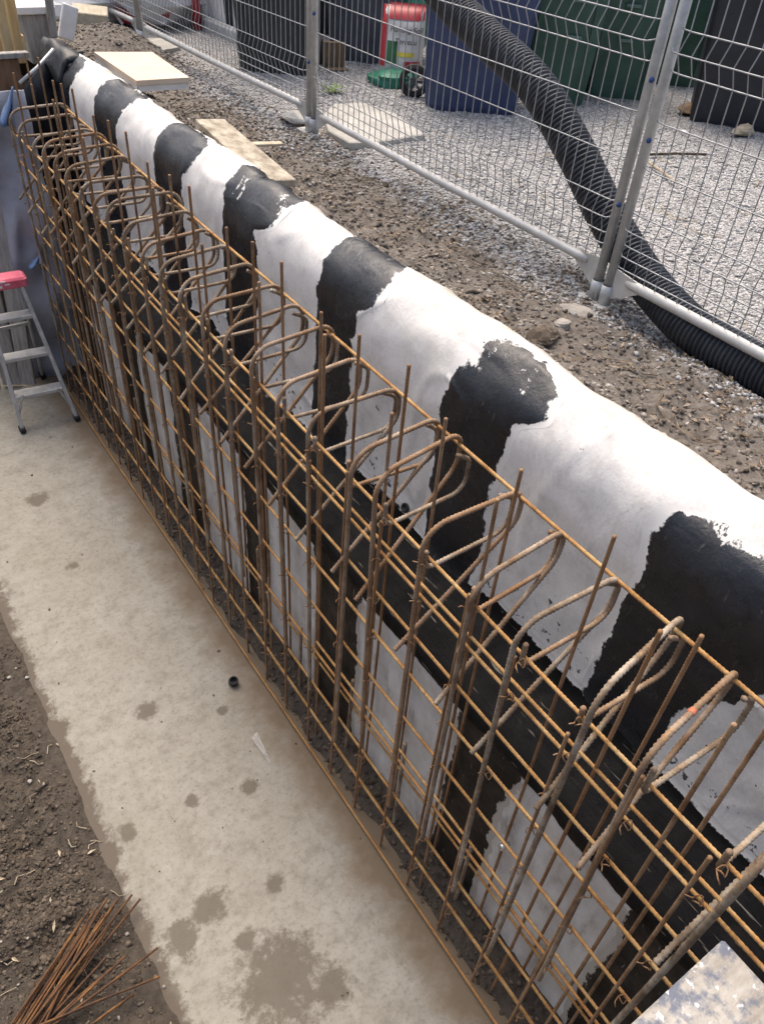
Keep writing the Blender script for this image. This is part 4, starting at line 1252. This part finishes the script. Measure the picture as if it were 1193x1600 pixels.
# formwork at the far upper left: brown ply, timber uprights, post
def py_box(name, px, y, depth, mat, label, cat, tilt=0.0):
    a = pick(px[0], px[3], y=y); b = pick(px[2], px[3], y=y); c = pick((px[0] + px[2]) / 2, px[1], y=y)
    w_ = (b - a).length; h_ = c.z - (a.z + b.z) / 2
    o = mk(name, G().box((0, 0, h_ / 2), (w_, depth, h_), bev=min(0.006, w_ / 8)), mat, loc=((a.x + b.x) / 2, y + depth / 2, (a.z + b.z) / 2), label=label, cat=cat)
    o.rotation_euler = (0, tilt, 0)
    return o


ply = py_box('plywood_form', (-30, 92, 50, 190), 4.75, 0.03, 'plywood_brown', 'brown plywood form at the far left corner', 'plywood')
mk('capping_strip', G().box((0.03, -0.005, max(v.co.z for v in ply.data.vertices) + 0.014), (0.30, 0.05, 0.026), bev=0.003), 'timber_grey', ply, loc=(0, 0, 0))
py_box('timber_upright', (13, -20, 28, 100), 4.95, 0.05, 'timber_yellow', 'new yellow timber upright nearest the left frame edge', 'timber')
py_box('timber_upright', (28, -30, 42, 100), 5.05, 0.05, 'timber_yellow', 'darker yellow timber upright beside the grey post', 'timber', 0.03)
py_box('wide_plank', (-20, 55, 45, 92), 5.15, 0.06, 'timber_yellow', 'broad yellow board behind the timber uprights', 'board')
sq = py_box('square_post', (52, 22, 93, 100), 5.3, 0.22, 'timber_grey', 'thick grey square post with a pale top at the trench end', 'post')
mk('post_cap', G().box((0, 0, max(v.co.z for v in sq.data.vertices) + 0.02), (0.21, 0.25, 0.038), bev=0.004), 'white_paint', sq, loc=(0, 0, 0))
py_box('batten', (80, -30, 92, 60), 5.24, 0.03, 'timber_grey', 'narrow grey batten in front of the thick grey post', 'batten', 0.05)
py_box('yellow_drum', (34, 18, 50, 88), 5.6, 0.2, 'yellow_cloth', 'bright yellow cover behind the timber uprights', 'cover')
py_box('upright_board', (92, 5, 116, 62), 5.6, 0.03, 'white_paint', 'white panel standing right of the thick grey post', 'panel', 0.35)
q = pick(30, 12, y=6.2); crumple('dark_sack', (q.x, q.y, q.z), (0.10, 0.10, 0.26), 41, 'bin_black', 'dark sack behind the yellow cover', 'sack', 14)
q = pick(70, -5, y=7.5); crumple('white_pile', (q.x, q.y, 1.5), (0.9, 0.5, 0.30), 43, 'white_bag', 'pile of white sheeting far behind the timber uprights', 'sheeting', 20)

# ------------------------------------------------------------------ stepladder
lf = [Vector((0.505, 4.010, 0.004)), Vector((0.800, 3.985, 0.004))]
lt = [Vector((0.535, 4.235, 0.745)), Vector((0.722, 4.220, 0.745))]
rf = [Vector((0.50, 4.53, 0.004)), Vector((0.765, 4.52, 0.004))]
t = thing('stepladder', (0.65, 4.2, 0), 'small aluminium stepladder with a pink top at the left', 'stepladder')


def rail_box(a, b, w_, d_):
    dv = b - a; zx = dv.normalized(); xx = Vector((1, -0.05, 0)); xx = (xx - zx * xx.dot(zx)).normalized(); yy = zx.cross(xx)
    M = Matrix((xx, yy, zx)).transposed()
    return G().box((a + b) / 2, (w_, d_, dv.length), M=M, bev=0.003)


for s in (0, 1):
    mk('front_rail', rail_box(lf[s], lt[s], 0.020, 0.040), 'aluminium', t)
    mk('rear_rail', rail_box(rf[s], lt[s] + Vector((0, 0.045, -0.01)), 0.016, 0.026), 'aluminium', t)
    for p in (lf[s], rf[s]): mk('foot', G().box(p + Vector((0, 0, 0.014)), (0.030, 0.052, 0.030), bev=0.004), 'rubber', t)
    d0 = lf[s].lerp(lt[s], 0.12); mk('brace', rail_box(d0 + Vector((0.05 * (1 - 2 * s), 0, 0.12)), d0 + Vector((0, 0, -0.01)), 0.014, 0.006), 'aluminium', t)
for k, f in enumerate((0.25, 0.52, 0.79)):
    a, b = lf[0].lerp(lt[0], f), lf[1].lerp(lt[1], f)
    c_ = (a + b) / 2
    mk('step', G().box(c_ + Vector((0, 0.02, 0)), ((b - a).length + 0.01, 0.075, 0.022), rz=math.atan2((b - a).y, (b - a).x), bev=0.003), 'aluminium', t)
for f in (0.28, 0.62):
    a, b = rf[0].lerp(lt[0], f), rf[1].lerp(lt[1], f)
    mk('rear_brace', G().box((a + b) / 2, ((b - a).length, 0.012, 0.018)), 'aluminium', t)
mk('top_cap', G().box((lt[0] + lt[1]) / 2 + Vector((0, 0.025, 0.02)), (0.26, 0.11, 0.055), rz=-0.07, bev=0.010), 'pink_paint', t)
g = G()
random.seed(2)
for k in range(9):
    c_ = (lt[0] + lt[1]) / 2 + Vector((random.uniform(-0.12, 0.12), -0.032, 0.02 + random.uniform(-0.02, 0.02)))
    g.box(c_, (random.uniform(0.012, 0.035), 0.003, random.uniform(0.006, 0.012)), rz=-0.07)
mk('paint_splash', g, 'white_paint', t)

# ------------------------------------------------------------------ loose steel rods, small things on the footing
RODS = [((600, 170), (95, 950)), ((640, 165), (130, 950)), ((550, 230), (80, 960)), ((575, 290), (150, 950)), ((710, 105), (175, 950)), ((785, 105), (200, 950)), ((880, 75), (185, 960)), ((935, 105), (240, 950)),
        ((740, 265), (225, 960)), ((705, 495), (270, 960)), ((742, 570), (320, 950)), ((835, 485), (340, 945)), ((1050, 430), (350, 945)), ((1065, 620), (430, 880)), ((890, 740), (620, 940)), ((660, 180), (160, 955)),
        ((690, 210), (215, 955)), ((520, 300), (110, 955)), ((760, 150), (255, 955)), ((620, 250), (290, 960)), ((570, 215), (60, 965)), ((800, 170), (300, 950))]
random.seed(21)
ROD_LABEL = 'thin rusty steel rod in the loose bundle on the soil'
for i, (a, b) in enumerate(RODS):
    ua, ub = (a[0] * 0.2347, 1380 + a[1] * 0.2347), (b[0] * 0.2347, 1380 + b[1] * 0.2347)
    zz = 0.055 + 0.0042 * (i % 7)
    A_ = pick(*ua, z=zz - 0.012); B_ = pick(*ub, z=zz + 0.012)
    B_ = B_ + (B_ - A_) * (0.20 if i not in (13, 14) else 0.35)
    mid = A_.lerp(B_, 0.5) + Vector((random.uniform(-0.003, 0.003), random.uniform(-0.003, 0.003), 0.002))
    lab = {13: 'rusty steel rod splayed furthest to the right of the bundle', 14: 'separate short rusty rod below the bundle', 12: 'orange rusty rod with its tip on the mud film'}.get(i, ROD_LABEL)
    mk('steel_rod', ribbed([A_, A_.lerp(mid, 0.5) + Vector((random.uniform(-0.004, 0.004), 0, 0)), mid, B_], 0.0038, 0.006, 6, 0.08), 'rust_rod', smooth=True, label=lab, cat='steel rod', group='loose steel rods on the soil', origin=tuple(B_))
p = pick(364, 1066, z=0.01)
t = thing('pipe_coupling', (p.x, p.y, 0.004), 'black plastic ring lying on the concrete footing', 'plastic ring')
M = Matrix.Rotation(0.35, 3, 'X')
mk('ring', G().lathe([(0.0125, 0.004), (0.0125, 0.026), (0.0145, 0.029), (0.0185, 0.028), (0.0200, 0.024), (0.0200, 0.004), (0.018, 0.0), (0.0125, 0.0), (0.0125, 0.004)], 24, (0, 0, 0.004), M), 'fixing_black', t, loc=(0, 0, 0), smooth=True)
mk('web', G().lathe([(0.0, 0.004), (0.0128, 0.004)], 24, (0, 0, 0.006), M), 'pipe_black', t, loc=(0, 0, 0))
q0 = pick(397, 1150, z=0.01); q1 = pick(422, 1192, z=0.01)
g = G()
for j in range(9):
    for i in range(5):
        s, f = i / 4 - 0.5, j / 8
        p = q0.lerp(q1, f) + Vector((0.03 * s * (1 - 0.7 * f), 0.012 * s, 0.006 + 0.012 * abs(nz(s * 3, f * 4, 0, 1.5, 2))))
        g.v.append(tuple(p))
for j in range(8):
    for i in range(4): g.f.append((j * 5 + i, j * 5 + i + 1, (j + 1) * 5 + i + 1, (j + 1) * 5 + i))
mk('plastic_film', g, 'clear_film', label='clear crumpled plastic film scrap on the concrete footing', cat='film', origin=tuple(q1), smooth=False)

# paint-spotted plank of the working platform, lower right corner
ZP = 1.36
c1 = pick(1130, 1466, z=ZP); c0 = pick(985, 1600, z=ZP)
dv = (c1 - c0).normalized(); ang = math.atan2(dv.y, dv.x)
t = thing('platform_plank', (c1.x, c1.y, 0), 'paint spotted pale plank end at the lower right corner', 'plank', rz=ang)
mk('plank_board', G().box((-0.65, -0.135, ZP - 0.016), (1.30, 0.27, 0.032), bev=0.004), 'plank_painted', t, loc=(0, 0, 0))
for px_ in (-0.28, -1.15):
    for py_ in (-0.20,):
        mk('leg', G().box((px_, py_, (ZP - 0.034) / 2), (0.045, 0.07, ZP - 0.034)), 'timber_grey', t, loc=(0, 0, 0))
    mk('foot_board', G().box((px_, -0.17, 0.012), (0.10, 0.20, 0.02)), 'timber_grey', t, loc=(0, 0, 0))

# ------------------------------------------------------------------ scatter: gravel, pebbles, clods, leaves, twigs
OCT_V = np.array([(1, 0, 0), (0, 1, 0), (-1, 0, 0), (0, -1, 0), (0, 0, 1), (0, 0, -1)], float)
OCT_F = np.array([(0, 1, 4), (1, 2, 4), (2, 3, 4), (3, 0, 4), (1, 0, 5), (2, 1, 5), (3, 2, 5), (0, 3, 5)])
_t = (1 + 5 ** 0.5) / 2
ICO_V = np.array([(-1, _t, 0), (1, _t, 0), (-1, -_t, 0), (1, -_t, 0), (0, -1, _t), (0, 1, _t), (0, -1, -_t), (0, 1, -_t), (_t, 0, -1), (_t, 0, 1), (-_t, 0, -1), (-_t, 0, 1)]) / (1 + _t * _t) ** 0.5
ICO_F = np.array([(0, 11, 5), (0, 5, 1), (0, 1, 7), (0, 7, 10), (0, 10, 11), (1, 5, 9), (5, 11, 4), (11, 10, 2), (10, 7, 6), (7, 1, 8), (3, 9, 4), (3, 4, 2), (3, 2, 6), (3, 6, 8), (3, 8, 9), (4, 9, 5), (2, 4, 11), (6, 2, 10), (8, 6, 7), (9, 8, 1)])
rng = np.random.default_rng(4)


def scatter(name, pts, size, mat, label, cat, base='ico', flat=0.65, smooth=False):
    """many small stones joined into one object; pts (n,3), size (n,)"""
    V, Fc = (ICO_V, ICO_F) if base == 'ico' else (OCT_V, OCT_F)
    n_ = len(pts); k = len(V)
    jit = 1 + rng.uniform(-0.28, 0.28, (n_, k, 1))
    v = V[None] * jit * (size[:, None, None] * np.stack([rng.uniform(0.75, 1.3, n_), rng.uniform(0.75, 1.3, n_), np.full(n_, flat) * rng.uniform(0.7, 1.2, n_)], 1)[:, None, :])
    a = rng.uniform(0, 6.28, n_); ca, sa = np.cos(a)[:, None], np.sin(a)[:, None]
    tl = rng.normal(0, 0.25, (n_, 1))
    x = v[:, :, 0] * ca - v[:, :, 1] * sa; y = v[:, :, 0] * sa + v[:, :, 1] * ca; z = v[:, :, 2] + tl * v[:, :, 0]
    out = np.stack([x, y, z], 2) + np.asarray(pts)[:, None, :]
    fa = (Fc[None] + (np.arange(n_) * k)[:, None, None]).reshape(-1, 3)
    me = bpy.data.meshes.new(name)
    me.vertices.add(n_ * k); me.vertices.foreach_set('co', out.reshape(-1))
    me.loops.add(len(fa) * 3); me.loops.foreach_set('vertex_index', fa.reshape(-1).astype(np.int32))
    me.polygons.add(len(fa)); me.polygons.foreach_set('loop_start', np.arange(0, len(fa) * 3, 3, dtype=np.int32))
    me.update(calc_edges=True); me.validate()
    me.materials.append(MAT[mat])
    o = bpy.data.objects.new(name, me); col.objects.link(o)
    return tag(o, label, cat, None, 'stuff')


def pts_on(n_, x0, x1, y0, y1, zf, keep=None, sink=0.0):
    out = []
    while len(out) < n_:
        x = rng.uniform(x0, x1); y = rng.uniform(y0, y1)
        if keep is not None and rng.uniform() > keep(x, y): continue
        out.append((x, y, zf(x, y) - sink))
    return np.array(out)


# grey gravel behind and under the fence
P1 = pts_on(30000, 2.0, 4.6, 0.7, 5.6, z_upper, lambda x, y: sstep(2.05, 2.5, x + 0.35 * nz(x, y, 0, 2, 6)))
scatter('gravel', P1, rng.uniform(0.006, 0.0135, len(P1)), 'stone_grey', 'grey crushed gravel behind the fence', 'gravel', 'oct')
P2 = pts_on(9000, 1.55, 2.55, 0.3, 6.6, z_upper, lambda x, y: 0.25 + 0.75 * sstep(-0.1, 0.3, nz(x, y, 0, 2.5, 16)))
scatter('pebbles', P2, rng.uniform(0.004, 0.0115, len(P2)) * rng.uniform(0.6, 1.2, len(P2)), 'stone_brown', 'brown pebbles on the soil beside the wall', 'pebbles', 'ico')
P3 = pts_on(6500, 1.42, 2.45, 0.2, 6.6, z_upper)
scatter('soil_crumbs', P3, rng.uniform(0.003, 0.010, len(P3)), 'clod_dry', 'dark soil crumbs beside the wall top', 'soil crumbs', 'ico', 0.8)
P4 = pts_on(13000, -0.55, 0.10, 0.25, 2.5, z_lower, lambda x, y: sstep(-0.02, 0.16, soil_edge(y) - x) * (0.25 + 0.75 * sstep(-0.2, 0.3, nz(x, y, 0, 5, 26))))
scatter('soil_clods', P4, rng.uniform(0.002, 0.0075, len(P4)) * rng.choice([0.7, 1, 1.6], len(P4), p=[.5, .4, .1]), 'clod', 'dark clods of soil left of the footing', 'soil clods', 'ico', 0.8)
P5 = pts_on(150, 0.10, 0.86, 0.3, 4.2, lambda x, y: 0.003)
scatter('grit', P5, rng.uniform(0.0012, 0.0042, len(P5)) * rng.choice([0.6, 1.0, 1.5], len(P5), p=[.6, .3, .1]), 'clod_dry', 'grit strewn over the concrete footing', 'grit', 'ico', 0.7)
P6 = pts_on(1500, 0.86, 0.995, -0.1, 4.4, z_dirt)
scatter('foot_clods', P6, rng.uniform(0.003, 0.011, len(P6)), 'clod', 'dirt crumbs along the foot of the wall', 'crumbs', 'ico', 0.8)
P7 = pts_on(38, -0.5, 0.16, 0.3, 2.4, lambda x, y: z_lower(x, y) + 0.004)
scatter('pale_chips', P7, rng.uniform(0.003, 0.010, len(P7)), 'rock_dust', 'pale stone chips in the dark soil', 'chips', 'ico', 0.6)


# fallen leaves and twigs
def litter(name, n_, box, zf, mat, label, cat, keep=None, lo_=0.012, hi_=0.03):
    pts = pts_on(n_, *box, zf, keep); g = G()
    for p in pts:
        L_ = rng.uniform(lo_, hi_); w_ = L_ * rng.uniform(0.25, 0.5); a = rng.uniform(0, 6.28)
        d = Vector((math.cos(a), math.sin(a), rng.uniform(-0.2, 0.35))).normalized(); s_ = Vector((-d.y, d.x, rng.uniform(-0.3, 0.3)))
        c_ = Vector(p) + Vector((0, 0, 0.008)); up = Vector((0, 0, 0.2 * L_))
        g.add([c_ - d * L_, c_ - d * 0.2 * L_ + s_ * w_ + up, c_ + d * L_, c_ - d * 0.2 * L_ - s_ * w_ + up, c_ + d * 0.1 * L_], [(0, 4, 1), (1, 4, 2), (2, 4, 3), (3, 4, 0)])
    return mk(name, g, mat, label=label, cat=cat, kind='stuff')


litter('leaf_litter', 900, (1.72, 2.5, 0.3, 4.5), z_upper, 'leaf', 'brown leaf litter on the soil by the fence', 'leaf litter', lambda x, y: 0.15 + 0.85 * sstep(-0.1, 0.35, nz(x, y, 0, 2.2, 36)), 0.006, 0.02)
litter('dry_leaves', 26, (-0.5, 0.1, 0.35, 2.0), z_lower, 'straw', 'pale dry leaf scraps on the trench soil', 'leaf scraps', None, 0.008, 0.02)


def twigs(name, n_, box, zf, mat, label, r_=(0.0012, 0.0024), len_=(0.04, 0.16)):
    pts = pts_on(n_, *box, zf); g = G()
    for p in pts:
        L_ = rng.uniform(*len_); a = rng.uniform(0, 6.28); d = Vector((math.cos(a), math.sin(a), 0)); s_ = Vector((-d.y, d.x, 0))
        path = []
        for k in range(4):
            f = k / 3 - 0.5; q = Vector(p) + d * L_ * f + s_ * L_ * 0.16 * math.sin(f * 5 + a)
            q.z = zf(q.x, q.y) + 0.008; path.append(q)
        g.tube(path, rng.uniform(*r_), 4)
    return mk(name, g, mat, label=label, cat='twigs', kind='stuff')


twigs('twigs', 130, (1.74, 2.5, 0.3, 4.5), z_upper, 'leaf', 'thin twigs lying on the soil by the fence')
twigs('straws', 40, (2.5, 4.4, 0.9, 4.0), z_upper, 'straw', 'dry straws on the grey gravel', len_=(0.08, 0.3))
twigs('roots', 34, (-0.45, 0.08, 0.35, 2.0), z_lower, 'straw', 'pale rootlets in the trench soil', (0.0010, 0.002), (0.03, 0.08))
# rubbish in front of the black bin
for k, (u, v, r_, mt, lab) in enumerate([(1085, 172, (0.16, 0.08, 0.035), 'cardboard', 'flattened brown paper in front of the black bin'), (1112, 178, (0.10, 0.06, 0.05), 'rock_dust', 'crumpled grey paper in front of the black bin'),
                                         (1160, 206, (0.10, 0.05, 0.035), 'straw', 'torn yellow cardboard by the right frame edge'), (1068, 205, (0.02, 0.02, 0.012), 'white_paint', 'small white scrap on the gravel near the posts')]):
    q = pick(u, v, z=1.385); lump('litter_scrap', (q.x, q.y, 1.372 + r_[2] * 0.6), r_, 60 + k, mt, lab, 'litter', n=12)
q0 = pick(1012, 243, z=1.38); q1 = pick(1102, 243, z=1.38)
mk('dark_stick', G().tube([q0 + Vector((0, 0, 0.006)), q0.lerp(q1, 0.5) + Vector((0, 0.01, 0.008)), q1 + Vector((0, 0, 0.006))], 0.007, 6), 'clod', label='dark straight stick lying on the gravel behind the posts', cat='stick', origin=tuple(q0))
q0 = pick(1012, 255, z=1.38); q1 = pick(1055, 287, z=1.38)
mk('straw_stalk', G().tube([q0 + Vector((0, 0, 0.006)), q0.lerp(q1, 0.5) + Vector((0, 0.01, 0.010)), q1 + Vector((0, 0, 0.006))], 0.006, 6), 'straw', label='pale yellow stalk lying on the gravel behind the posts', cat='stalk', origin=tuple(q0))

# ------------------------------------------------------------------ drawing units -> metres
for me in bpy.data.meshes: me.transform(Matrix.Scale(K, 4)); me.update()
for o in bpy.data.objects:
    if o.type in {'MESH', 'EMPTY'}: o.location = o.location * K
    for md in o.modifiers:
        if md.type == 'SOLIDIFY': md.thickness *= K
    if '_nested' in o: del o['_nested']
